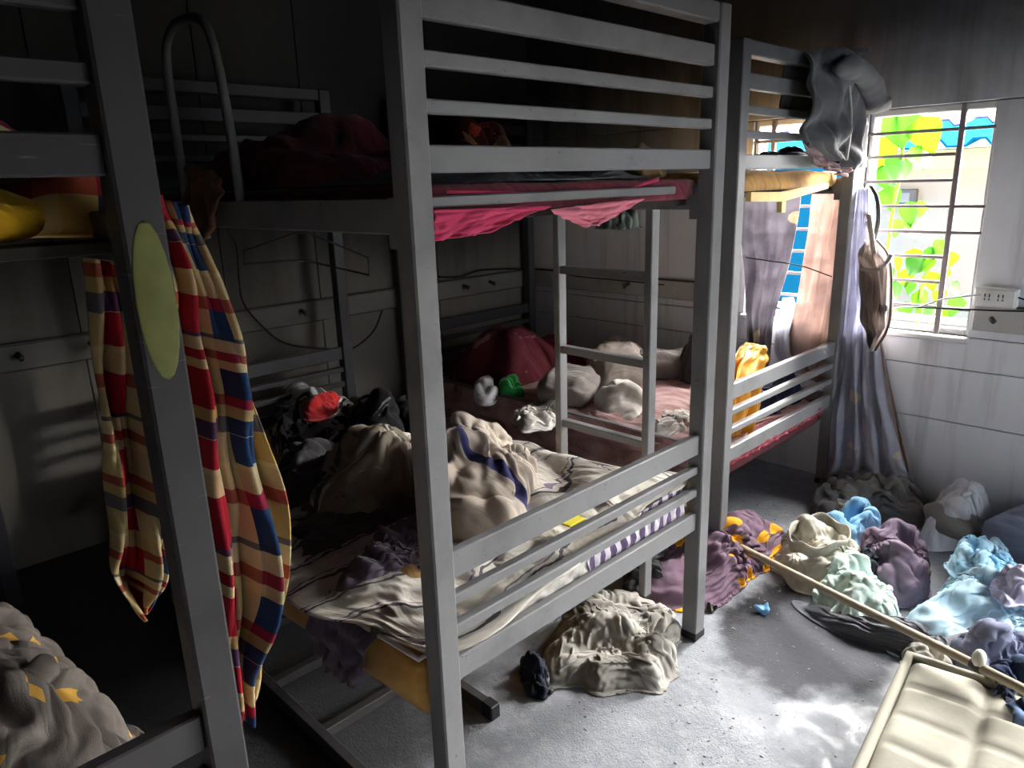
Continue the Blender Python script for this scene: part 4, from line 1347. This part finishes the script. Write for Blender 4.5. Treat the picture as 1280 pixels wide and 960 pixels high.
tag(drape('curtain', [[(2.670, 0.213, 1.435), (2.670, 0.151, 1.434)], [(2.665, 0.223, 1.094), (2.665, 0.110, 1.100)], [(2.660, 0.220, 0.754), (2.660, 0.055, 0.774)], [(2.640, 0.214, 0.441), (2.640, -0.016, 0.485)], [(2.600, 0.209, 0.163), (2.600, -0.113, 0.244)], [(2.560, 0.208, 0.027), (2.560, -0.194, 0.138)]], F_CURTL, 60, 60, 4, 0.022, 54, normal=(1, 0, 0)),
    'long flowered grey-lilac curtain hanging to the floor beside the barred window', 'curtain')
tag(drape('curtain', [[(2.690, 0.107, 0.839), (2.690, 0.072, 0.843)], [(2.690, 0.078, 0.613), (2.690, 0.015, 0.623)], [(2.670, 0.010, 0.354), (2.670, -0.076, 0.373)], [(2.640, -0.069, 0.101), (2.640, -0.164, 0.120)]], F_CURTP, 24, 40, 2, 0.010, 55, normal=(1, 0, 0)),
    'narrow brownish curtain strip against the wall right of the long curtain', 'curtain')
# backpack
bp = thing('backpack', 'tan see-through backpack hanging in front of the barred window', 'bag', tuple([(2.640, 0.148, 1.452)][0]))
ob_ = Vector(bp.location)


def bl(P):
    return [tuple(Vector(p) - ob_) for p in P]


for nm, dx, sd in (('front_face', -0.035, 56), ('back_face', 0.02, 57)):
    rows = [bl([(2.620, 0.138, 1.210), (2.620, 0.091, 1.211)]), bl([(2.600, 0.146, 1.147), (2.600, 0.031, 1.152)]), bl([(2.590, 0.131, 1.034), (2.590, 0.005, 1.061)]), bl([(2.590, 0.111, 0.890), (2.590, -0.008, 0.895)]), bl([(2.600, 0.092, 0.798), (2.600, 0.003, 0.813)]), bl([(2.610, 0.067, 0.721), (2.610, 0.039, 0.725)])]
    drape(nm, [tuple((p[0] + dx, p[1], p[2]) for p in r) for r in rows], F_BAG, 24, 36, 0.5, 0.03 if dx < 0 else 0.01, sd, bp, normal=(-1, 0, 0))
link('side_seam', tube_mesh('side_seam', spline(bl([(2.590, 0.080, 1.214), (2.590, 0.028, 1.153), (2.590, 0.005, 1.061), (2.590, -0.008, 0.895), (2.590, 0.000, 0.815), (2.590, 0.039, 0.721)]), 30), 0.006, 6), M_PEG, bp)
M_WEB = plain('pale_webbing', (196, 196, 192), .7)


def strap(nm, P, w, mat, parent):
    c_ = spline(P, 20)
    X = np.zeros((20, 2, 3))
    for i, p in enumerate(c_):
        X[i, 0] = (p.x, p.y + w / 2, p.z)
        X[i, 1] = (p.x - 0.004, p.y - w / 2, p.z)
    return grid_obj(nm, X, mat, parent, (1, .2), 0.004, 0)


strap('strap', bl([(2.550, 0.110, 1.326), (2.550, 0.086, 1.217), (2.550, 0.060, 1.114), (2.550, 0.026, 1.011), (2.550, 0.001, 0.925)]), 0.022, M_WEB, bp)
strap('strap', bl([(2.620, 0.141, 1.446), (2.620, 0.108, 1.391), (2.620, 0.093, 1.298), (2.620, 0.104, 1.211)]), 0.018, M_PEG, bp)
link('top_band', tube_mesh('top_band', spline(bl([(2.545, 0.120, 1.090), (2.545, 0.065, 1.086), (2.545, 0.022, 1.116), (2.545, -0.003, 1.159)]), 16), 0.010, 6), F_CUFF, bp)
box('buckle', -0.115, -0.095, *(lambda p: (p[1] - 0.016, p[1] + 0.016, p[2] - 0.016, p[2] + 0.016))(bl([(2.550, 0.005, 0.928)])[0]), plain('black_buckle', (36, 36, 38), .5), bp)
for k, (p, lab) in enumerate(zip([(2.660, 0.219, 1.719), (2.660, 0.206, 1.546), (2.660, 0.157, 1.320), (2.660, 0.146, 1.278)], ('small white plastic block near the jacket cuff', 'white plastic switch block on the curtain edge beside the window', 'white plastic clip above the backpack', 'small square white clip just above the backpack top'))):
    s_ = 0.016 if k < 2 else 0.010
    t_ = thing('plastic_block', lab, 'clip', p)
    box('case', -0.012, 0.03, -s_, s_, -s_ * (1.4 if k == 1 else 1), s_ * (1.4 if k == 1 else 1), plain('white_plastic', (226, 224, 216), .5), t_, 0.003)
    box('tab', -0.015, -0.012, -s_ * .4, s_ * .4, -s_ * .4, s_ * .4, M_WEB, t_, 0.001)

# socket box
so = thing('socket_box', 'white double socket box on the wall right of the barred window', 'socket', (XW, -0.375, 0.985))
M_WHP = plain('white_socket_plastic', (232, 232, 228), .4)
box('case', -0.045, 0.0, -0.078, 0.078, -0.040, 0.040, M_WHP, so, 0.006, 2)
fp = box('face_plate', -0.050, -0.044, -0.072, 0.072, -0.034, 0.034, M_WHP, so, 0.003)
M_HOLE = plain('socket_hole', (16, 16, 16), .6)
for y in (-0.022, 0.026):
    for dy, dz, h in ((-0.008, 0.010, 0.007), (0.008, 0.010, 0.007), (-0.008, -0.006, 0.004), (0.008, -0.006, 0.004)):
        box('socket_slot', -0.0515, -0.0495, y + dy - 0.002, y + dy + 0.002, dz - h, dz + h, M_HOLE, fp, 0)
    box('switch', -0.053, -0.0495, y + 0.018, y + 0.024, -0.012, 0.010, M_WHP, fp, 0.001)


def cable(label, P, r, mat, n=40):
    t_ = tube_mesh('cable', spline(P, n), r, 6)
    return tag(link('cable', t_, mat), label, 'cable')


M_BLK = plain('black_cable', (22, 22, 24), .5)
M_WCB = plain('white_cable', (196, 196, 198), .5)
cable('black cable running level below the socket box across the barred window', [(2.660, 0.091, 0.931), (2.660, 0.011, 0.920), (2.660, -0.104, 0.923), (2.660, -0.259, 0.931), (2.660, -0.376, 0.936), (2.660, -0.491, 0.944)], 0.004, M_BLK)
cable('pale cable curving from the socket box across the window bars', [(2.655, -0.329, 0.999), (2.655, -0.254, 0.983), (2.655, -0.180, 0.963), (2.655, -0.105, 0.928), (2.655, -0.008, 0.915), (2.655, 0.087, 0.906)], 0.004, M_WCB)
cable('short dark cable leaving the socket box to the right', [(2.690, -0.446, 0.992), (2.690, -0.463, 0.990), (2.690, -0.485, 0.982)], 0.004, M_BLK, 12)
cable('thin black cable hanging down the back wall beside the plaid blanket', [(0.646, 2.280, 1.348), (0.679, 2.280, 1.250), (0.670, 2.280, 1.100), (0.678, 2.280, 0.984), (0.764, 2.280, 0.853), (0.880, 2.280, 0.751), (1.151, 2.280, 0.673)], 0.005, M_BLK)
cable('drooping black cable looped between the two bed heads', [(1.446, 2.250, 0.847), (1.384, 2.250, 0.749), (1.284, 2.250, 0.685), (1.180, 2.250, 0.659)], 0.005, M_BLK)
cable('slack black cable lying along the peg strip of the far corner', [(1.888, 2.290, 0.983), (2.056, 2.290, 0.964), (2.222, 2.290, 0.986), (2.503, 2.290, 0.968), (2.592, 2.290, 0.954)], 0.005, M_BLK)
cable('black cable strung above the pegs right of the room corner', [(2.690, 2.311, 0.948), (2.690, 2.108, 0.949), (2.690, 1.903, 0.926), (2.690, 1.587, 0.923), (2.690, 1.244, 0.919)], 0.004, M_BLK)
cable('thin cable across the dark curtains behind the far bunk', [(2.600, 0.703, 1.107), (2.600, 0.583, 1.097), (2.600, 0.421, 1.082), (2.600, 0.265, 1.039)], 0.003, M_BLK)

# ================================================================== left bunk
md = thing('mattress', 'dark mattress on the upper berth of the left bunk', 'mattress', (XD + WA / 2, YD + 1.40, 1.443))
cushion('body', 1.02, 1.20, 0.05, F_CHAR, md, (0, 0, 0.025), lumpy=0.002, crown=0.05, seed=15)
ml = thing('mattress', 'dark lower mattress of the left bunk beneath the leaf print blanket', 'mattress', (XD + WA / 2 - 0.09, YD + 1.05, 0.40))
cushion('body', 0.84, 1.94, 0.10, F_CHAR, ml, (0, 0, 0.0), lumpy=0.003, crown=0.05, seed=16)
lb = heap('leaf_print_blanket', [(-0.60, 0.95), (-0.56, 0.55), (-0.53, 0.25), (-0.53, 0.04), (-0.75, -0.02), (-1.1, 0.0), (-1.3, 0.4), (-1.2, 0.9), (-0.9, 1.15)], F_LEAFD, h=0.20, crumple=1.45, n=64, seed=61, f=5, floor=0.45, hmax=0.07, power=.35, aniso=(1.0, 1.05), uvs=1.1)
tag(lb, 'grey blanket with yellow leaf print bunched on the lower left bunk', 'blanket')
py = cushion('pillow', 0.44, 0.24, 0.080, F_MUSTARD, None, (-0.785, 0.12, 1.482), (0, 0.0, 0.06), crown=0.8, seed=17)
tag(py, 'mustard yellow pillow end at the left edge on the upper left bunk', 'pillow')
pb = thing('plaid_blanket', 'red, cream and blue plaid blanket hanging off the upper left bunk', 'blanket', (-0.50, 0.1, 1.50))
opb = Vector((-0.50, 0.1, 1.50))


def lp(P):
    return tuple(tuple(Vector(p) - opb) for p in P)


heap('body', [(p[0] + 0.50, p[1] - 0.1) for p in [(-0.455, -0.04), (-0.44, 0.3), (-0.46, 0.8), (-0.75, 1.0), (-0.95, 0.85), (-0.80, 0.52), (-0.60, 0.34), (-0.545, 0.0)]], F_PLAID, h=0.20, crumple=1.35, n=50, seed=62, f=4, floor=-0.055, hmax=0.06, parent=pb, uvs=1.9)
drape('hanging_end', [lp([(-0.419, 0.120, 1.512), (-0.358, 0.120, 1.477)]), lp([(-0.419, 0.115, 1.433), (-0.331, 0.115, 1.414)]), lp([(-0.418, 0.110, 1.333), (-0.308, 0.110, 1.297)]), lp([(-0.424, 0.100, 1.230), (-0.289, 0.100, 1.189)]), lp([(-0.434, 0.100, 1.109), (-0.287, 0.100, 1.072)]), lp([(-0.432, 0.100, 0.963), (-0.259, 0.100, 0.917)]), lp([(-0.433, 0.100, 0.809), (-0.290, 0.100, 0.743)]), lp([(-0.433, 0.100, 0.661), (-0.344, 0.100, 0.630)]), lp([(-0.428, 0.100, 0.566), (-0.387, 0.100, 0.547)])],
      F_PLAID, 50, 70, 2.3, 0.035, 63, pb, uvs=1.6)
drape('hanging_end', [lp([(-0.452, 0.360, 1.456), (-0.376, 0.360, 1.437)]), lp([(-0.468, 0.350, 1.288), (-0.388, 0.350, 1.276)]), lp([(-0.479, 0.350, 1.141), (-0.393, 0.350, 1.121)]), lp([(-0.492, 0.350, 1.019), (-0.400, 0.350, 0.974)]), lp([(-0.499, 0.350, 0.890), (-0.403, 0.350, 0.836)]), lp([(-0.517, 0.350, 0.803), (-0.410, 0.350, 0.748)]), lp([(-0.483, 0.350, 0.701), (-0.460, 0.350, 0.690)])],
      F_PLAID, 40, 50, 1.6, 0.03, 64, pb, uvs=1.6)

# ================================================================== the heap on the floor
def fp2(P):
    return [p[:2] for p in P]


tag(heap('leaf_print_blanket', fp2([(1.127, 0.308, 0.050), (1.341, 0.379, 0.050), (1.605, 0.410, 0.050), (1.872, 0.375, 0.050), (1.963, 0.308, 0.050), (2.060, 0.224, 0.050), (1.935, 0.074, 0.050), (1.762, 0.010, 0.050), (1.600, 0.047, 0.050), (1.320, 0.042, 0.050), (1.169, 0.129, 0.050)]), F_LEAFP, h=0.10, crumple=1.5, n=64, seed=71, f=5, hmax=0.07),
    'purple blanket with yellow leaves on the floor behind the right front post', 'blanket')
tr = heap('cotton_trousers', fp2([(1.673, 0.026, 0.080), (1.879, 0.102, 0.080), (2.042, 0.090, 0.080), (2.079, -0.032, 0.080), (2.025, -0.166, 0.080), (1.900, -0.273, 0.080), (1.769, -0.305, 0.080), (1.633, -0.214, 0.080), (1.556, -0.130, 0.080)]), F_TROUSER, h=0.10, crumple=1.4, n=60, seed=72, f=4, hmax=0.06, power=.35)
tag(tr, 'ash beige cotton trousers bunched on top of the floor heap', 'trousers')
wb = [(1.752, 0.015, 0.185), (1.879, 0.025, 0.185), (1.979, -0.031, 0.185), (1.951, -0.123, 0.185), (1.874, -0.183, 0.185), (1.756, -0.170, 0.185), (1.684, -0.110, 0.185), (1.682, -0.040, 0.185)]
ring = [v + Vector((0, 0, -0.035 + 0.010 * math.sin(k * 0.7))) for k, v in enumerate(spline(wb + wb[:1], 48))]
WBX = np.zeros((48, 3, 3))
for k, v in enumerate(ring):
    for q in range(3):
        WBX[k, q] = (v.x, v.y, v.z - 0.024 * q)
grid_obj('waistband', WBX, F_TROUSER, tr, (1.2, .1), 0.005, 1)
tag(heap('light_blue_cloth', fp2([(2.013, 0.008, 0.080), (2.202, 0.019, 0.080), (2.340, -0.038, 0.080), (2.349, -0.123, 0.080), (2.196, -0.196, 0.080), (2.036, -0.178, 0.080), (1.948, -0.101, 0.080)]), F_SKY, h=0.13, crumple=1.45, n=40, seed=73, hmax=0.05), 'light blue cloth behind the beige trousers on the floor', 'cloth')
tag(heap('lilac_print_bundle', fp2([(1.843, -0.255, 0.080), (2.036, -0.178, 0.080), (2.198, -0.199, 0.080), (2.236, -0.295, 0.080), (2.071, -0.415, 0.080), (1.856, -0.483, 0.080), (1.723, -0.456, 0.080), (1.713, -0.366, 0.080)]), F_LEAFG, h=0.13, crumple=1.35, n=60, seed=74, hmax=0.06, power=.42), 'rolled lilac-grey bundle with pale yellow leaves right of the trousers', 'blanket')
tag(heap('blue_scrap', fp2([(1.867, -0.216, 0.090), (1.958, -0.221, 0.090), (1.923, -0.278, 0.090), (1.780, -0.342, 0.090), (1.711, -0.325, 0.090), (1.763, -0.264, 0.090)]), F_DENIM, h=0.10, crumple=1.4, n=24, seed=75, hmax=0.04), 'dark blue scrap of cloth between the trousers and lilac bundle', 'cloth')
tag(heap('mint_bundle', fp2([(1.522, -0.198, 0.080), (1.689, -0.156, 0.080), (1.802, -0.191, 0.080), (1.820, -0.301, 0.080), (1.717, -0.410, 0.080), (1.626, -0.461, 0.080), (1.522, -0.440, 0.080), (1.452, -0.342, 0.080), (1.460, -0.258, 0.080)]), F_MINT, h=0.11, crumple=1.35, n=60, seed=76, hmax=0.055, power=.42), 'mint white cloth bundle lying in front of the beige trousers', 'cloth')
tag(heap('pale_blue_sheet', fp2([(1.451, -0.455, 0.100), (1.635, -0.481, 0.100), (1.826, -0.500, 0.100), (1.974, -0.497, 0.100), (2.117, -0.566, 0.100), (2.170, -0.669, 0.100), (2.133, -0.797, 0.100), (1.833, -0.868, 0.100), (1.658, -0.774, 0.100), (1.552, -0.647, 0.100), (1.459, -0.559, 0.100)]), F_SKY2, h=0.11, crumple=1.45, n=72, seed=77, f=4, hmax=0.07, power=.45), 'pale blue and white sheet piled across the right of the floor', 'sheet')
tag(heap('blue_shirt', fp2([(1.876, -0.505, 0.160), (2.033, -0.501, 0.160), (2.156, -0.562, 0.160), (2.153, -0.652, 0.160), (2.010, -0.694, 0.160), (1.876, -0.628, 0.160), (1.831, -0.554, 0.160)]), fabric('sky_blue_shirt', (120, 186, 222), (190, 214, 228), .2), h=0.06, crumple=1.5, n=44, seed=78, floor=0.125, hmax=0.06), 'sky blue shirt on the back of the pale blue sheet pile', 'shirt')
tag(heap('pink_shirt', fp2([(1.807, -0.658, 0.240), (1.906, -0.670, 0.240), (1.967, -0.738, 0.240), (1.909, -0.793, 0.240), (1.759, -0.778, 0.240), (1.718, -0.711, 0.240)]), blots('red_lilac_shirt', (196, 190, 214), [(0.58, (200, 70, 84))], 4), h=0.05, crumple=1.45, n=36, seed=79, floor=0.14, hmax=0.05), 'lilac shirt with a red patch on the pale blue sheet pile', 'shirt')
qm = thing('quilt_roll', 'blue-grey folded quilt lying beside the plastic bag under the wall', 'quilt', tuple([(2.534, -0.607, 0.000)][0]))
cushion('body', 0.42, 0.85, 0.16, F_QUILT, qm, (-0.12, -0.38, 0.085), (0.06, 0, -0.25), quilt=(3, 6), crown=0.3, seed=20, lumpy=0.01, tuft=0.012)
pg = heap('plastic_bag', fp2([(2.251, -0.308, 0.060), (2.431, -0.284, 0.060), (2.605, -0.297, 0.060), (2.748, -0.355, 0.060), (2.779, -0.443, 0.060), (2.645, -0.489, 0.060), (2.445, -0.492, 0.060), (2.326, -0.464, 0.060), (2.220, -0.377, 0.060)]), P_CLEAR, h=0.16, crumple=1.15, n=48, seed=80, hmax=0.04, power=.4, thick=0.002, lump=0.12, flat=4.0)
tag(pg, 'cloudy clear plastic bag of rubbish against the wall under the window', 'bag')
bmx = bmesh.new()
bmesh.ops.create_icosphere(bmx, subdivisions=3, radius=1)
wv = waves(81, 0.5)
cc = [(2.398, -0.397, 0.090)][0]
for v in bmx.verts:
    s_ = 1 + 0.12 * float(wv(np.float64(v.co.x + v.co.z), np.float64(v.co.y)))
    v.co = Vector((cc[0] + v.co.x * 0.13 * s_, cc[1] + v.co.y * 0.11 * s_, 0.085 + v.co.z * 0.07 * s_))
link('stuffing', bm_mesh(bmx, 'stuffing', True), F_NET, pg)
tag(heap('net_curtain', fp2([(2.222, 0.104, 0.050), (2.513, 0.183, 0.050), (2.737, 0.156, 0.050), (2.839, 0.039, 0.050), (2.823, -0.097, 0.050), (2.698, -0.239, 0.050), (2.465, -0.291, 0.050), (2.357, -0.229, 0.050), (2.337, -0.087, 0.050), (2.217, -0.012, 0.050)]), F_NET, h=0.12, crumple=1.5, n=60, seed=82, f=4, hmax=0.07), 'fallen grey net curtain heaped at the foot of the window wall', 'curtain')
tag(heap('black_bundle', fp2([(2.254, 0.139, 0.040), (2.459, 0.206, 0.040), (2.597, 0.197, 0.040), (2.525, 0.102, 0.040), (2.347, -0.004, 0.040), (2.226, 0.008, 0.040), (2.180, 0.059, 0.040)]), F_CHAR, h=0.09, crumple=1.4, n=30, seed=83, hmax=0.05), 'black cloth at the foot of the far bunk right post', 'cloth')
tag(heap('slate_blanket', fp2([(1.561, -0.085, 0.040), (1.577, -0.183, 0.040), (1.540, -0.311, 0.040), (1.558, -0.437, 0.040), (1.633, -0.586, 0.040), (1.782, -0.779, 0.040), (1.658, -0.885, 0.040), (1.404, -0.872, 0.040), (1.374, -0.742, 0.040), (1.398, -0.607, 0.040), (1.438, -0.502, 0.040), (1.418, -0.333, 0.040), (1.463, -0.190, 0.040)]), F_SLATE, h=0.05, crumple=1.4, n=72, seed=84, f=5, hmax=0.05), 'slate grey blanket spread under the wooden pole', 'blanket')
tag(heap('lavender_cloth', fp2([(1.408, -0.652, 0.100), (1.511, -0.646, 0.100), (1.616, -0.697, 0.100), (1.684, -0.790, 0.100), (1.652, -0.858, 0.100), (1.503, -0.865, 0.100), (1.414, -0.785, 0.100), (1.365, -0.716, 0.100)]), F_LAV, h=0.07, crumple=1.45, n=48, seed=85, floor=0.05, hmax=0.06), 'lavender grey cloth right of the pole above the quilted pad', 'cloth')
tag(heap('striped_cloth', fp2([(1.364, -0.729, 0.080), (1.431, -0.764, 0.080), (1.464, -0.836, 0.080), (1.425, -0.919, 0.080), (1.199, -0.940, 0.080), (1.144, -0.882, 0.080), (1.217, -0.813, 0.080)]), F_BLUST, h=0.10, crumple=1.5, n=52, seed=86, f=5, floor=0.03, hmax=0.07), 'dark blue striped cloth in the lower right corner beside the pad', 'cloth')
tag(heap('dusty_cloth', fp2([(1.316, -0.554, 0.100), (1.399, -0.555, 0.100), (1.413, -0.618, 0.100), (1.382, -0.680, 0.100), (1.314, -0.678, 0.100), (1.283, -0.613, 0.100)]), F_ASHG, h=0.05, crumple=1.4, n=30, seed=87, floor=0.06, hmax=0.04), 'dusty grey cloth tucked over the far edge of the quilted pad', 'cloth')
tag(heap('ash_grey_cloth', fp2([(0.598, 0.323, 0.040), (0.753, 0.367, 0.040), (0.871, 0.416, 0.040), (1.011, 0.402, 0.040), (1.128, 0.308, 0.040), (1.175, 0.200, 0.040), (1.106, 0.088, 0.040), (0.982, 0.021, 0.040), (0.867, -0.065, 0.040), (0.738, -0.051, 0.040), (0.657, 0.051, 0.040), (0.611, 0.154, 0.040), (0.561, 0.191, 0.040)]), F_ASHG, h=0.09, crumple=1.55, n=72, seed=88, f=4, hmax=0.07), 'ash grey cloth crumpled on the floor beneath the lower front rail', 'cloth')
tag(heap('dark_blue_scrap', fp2([(0.540, 0.315, 0.040), (0.595, 0.345, 0.040), (0.621, 0.298, 0.040), (0.583, 0.212, 0.040), (0.510, 0.171, 0.040), (0.484, 0.219, 0.040)]), F_DENIM, h=0.05, crumple=1.45, n=30, seed=89, hmax=0.05), 'dark blue and white rag left of the ash grey cloth', 'cloth')
tag(heap('dark_cloth', fp2([(1.101, 0.361, 0.040), (1.284, 0.422, 0.040), (1.421, 0.365, 0.040), (1.410, 0.283, 0.040), (1.240, 0.209, 0.040), (1.117, 0.264, 0.040)]), F_CHAR, h=0.06, crumple=1.4, n=36, seed=90, hmax=0.05), 'charcoal cloth on the floor behind the ash grey cloth', 'cloth')

# quilted pad
pd = thing('quilted_pad', 'cream quilted mattress pad lying on the wet floor at lower right', 'mattress', (0, 0, 0))
c0, c1_ = Vector([(1.306, -0.566, 0.120)][0]), Vector([(0.750, -0.625, 0.120)][0])
c2_ = Vector([(1.297, -0.808, 0.120)][0])
ex = (c1_ - c0).normalized()
ey = Vector((ex.y, -ex.x, 0))
if ey.dot(c2_ - c0) < 0:
    ey = -ey
ang = math.atan2(ey.y, ey.x)
Lp_, Wp_ = 1.0, 0.62
ctr = c0 + ex * (Lp_ / 2) + ey * (Wp_ / 2)
pd.location = (ctr.x, ctr.y, 0)
pd.rotation_euler = (0, 0, ang)
cushion('body', Wp_, Lp_, 0.115, F_PADTOP, pd, (0, 0, 0.062), quilt=(3, 7), crown=0.15, seed=22, lumpy=0.004, tuft=0.024, nx=48, ny=70)
sg = 1 if (Matrix.Rotation(ang, 3, 'Z') @ Vector((0, 1, 0))).dot(ex) > 0 else -1
hx, hy = Wp_ / 2 - 0.012, Lp_ / 2 - 0.012
rim = []
for a, b in (((-hx, -hy), (hx, -hy)), ((hx, -hy), (hx, hy)), ((hx, hy), (-hx, hy)), ((-hx, hy), (-hx, -hy))):
    for k in range(10):
        rim.append((a[0] + (b[0] - a[0]) * k / 10, a[1] + (b[1] - a[1]) * k / 10, 0.112))
link('border_piping', tube_mesh('border_piping', rim, 0.014, 8, True), F_PADTOP, pd)

# pole
pa_, pb_ = Vector([(1.587, 0.123, 0.100)][0]), Vector([(1.201, -0.906, 0.200)][0])
po = thing('pole', 'worn wooden pole lying slantwise across the floor heap', 'pole', tuple(pa_))
d_ = pb_ - pa_
M_POLE = plain('worn_pole_wood', (176, 162, 138), .6, var=.25, scale=9)
link('shaft', tube_mesh('shaft', [d_ * t for t in np.linspace(0, 1, 10)], 0.0135, 10), M_POLE, po)
bm = bmesh.new()
bmesh.ops.create_uvsphere(bm, u_segments=14, v_segments=8, radius=0.022)
kb_ = link('end_knob', bm_mesh(bm, 'end_knob', True), plain('white_knob', (228, 222, 208), .5), po)
kb_.location = d_ * 0.855 + Vector((0.0, 0.0, 0.025))
kb_.scale = (1, 0.8, 1.2)
link('clamp', tube_mesh('clamp', [d_ * 0.84, d_ * 0.865], 0.018, 10), M_PEG, po)

# ================================================================== ash and crumbs
rg = random.Random(77)
bm = bmesh.new()
for k in range(900):
    x = rg.uniform(0.45, 2.3)
    y = rg.gauss(-0.1, 0.45)
    if y > 0.7 or y < -1.0:
        continue
    s_ = rg.choice((0.0012, 0.0015, 0.002, 0.002, 0.0035))
    m_ = Matrix.Translation((x, y, s_ * 0.4)) @ Matrix.Rotation(rg.uniform(0, 6.28), 4, 'Z') @ Matrix.Diagonal((s_ * rg.uniform(.7, 2), s_, s_ * .7, 1))
    bmesh.ops.create_icosphere(bm, subdivisions=1, radius=1, matrix=m_)
cr = link('ash_crumbs', bm_mesh(bm, 'ash_crumbs'), plain('ash_crumb', (150, 148, 148), .9, var=.6, scale=40))
cr['kind'] = 'stuff'
cr['label'] = 'grey ash crumbs strewn over the concrete floor'
for (px_, lab, c, s_) in (([(1.262, 0.054, 0.000)][0], 'dark curled scrap on the floor right of the front post', (34, 32, 32), 0.02),
                          ([(1.381, -0.084, 0.000)][0], 'shiny blue foil scrap on the wet floor stain', (120, 180, 230), 0.025),
                          ([(0.541, 0.181, 0.000)][0], 'thin dark twig scrap below the ash grey cloth', (60, 58, 56), 0.012)):
    tag(heap('floor_scrap', [(px_[0] - s_, px_[1] - s_ * .6), (px_[0] + s_, px_[1] - s_ * .4), (px_[0] + s_ * 1.2, px_[1] + s_ * .7), (px_[0] - s_ * .8, px_[1] + s_ * .6)], plain('scrap_' + str(c[0]), c, .35), h=0.012, crumple=1.3, n=10, seed=int(s_ * 1000), hmax=0.01, thick=0.001), lab, 'scrap')
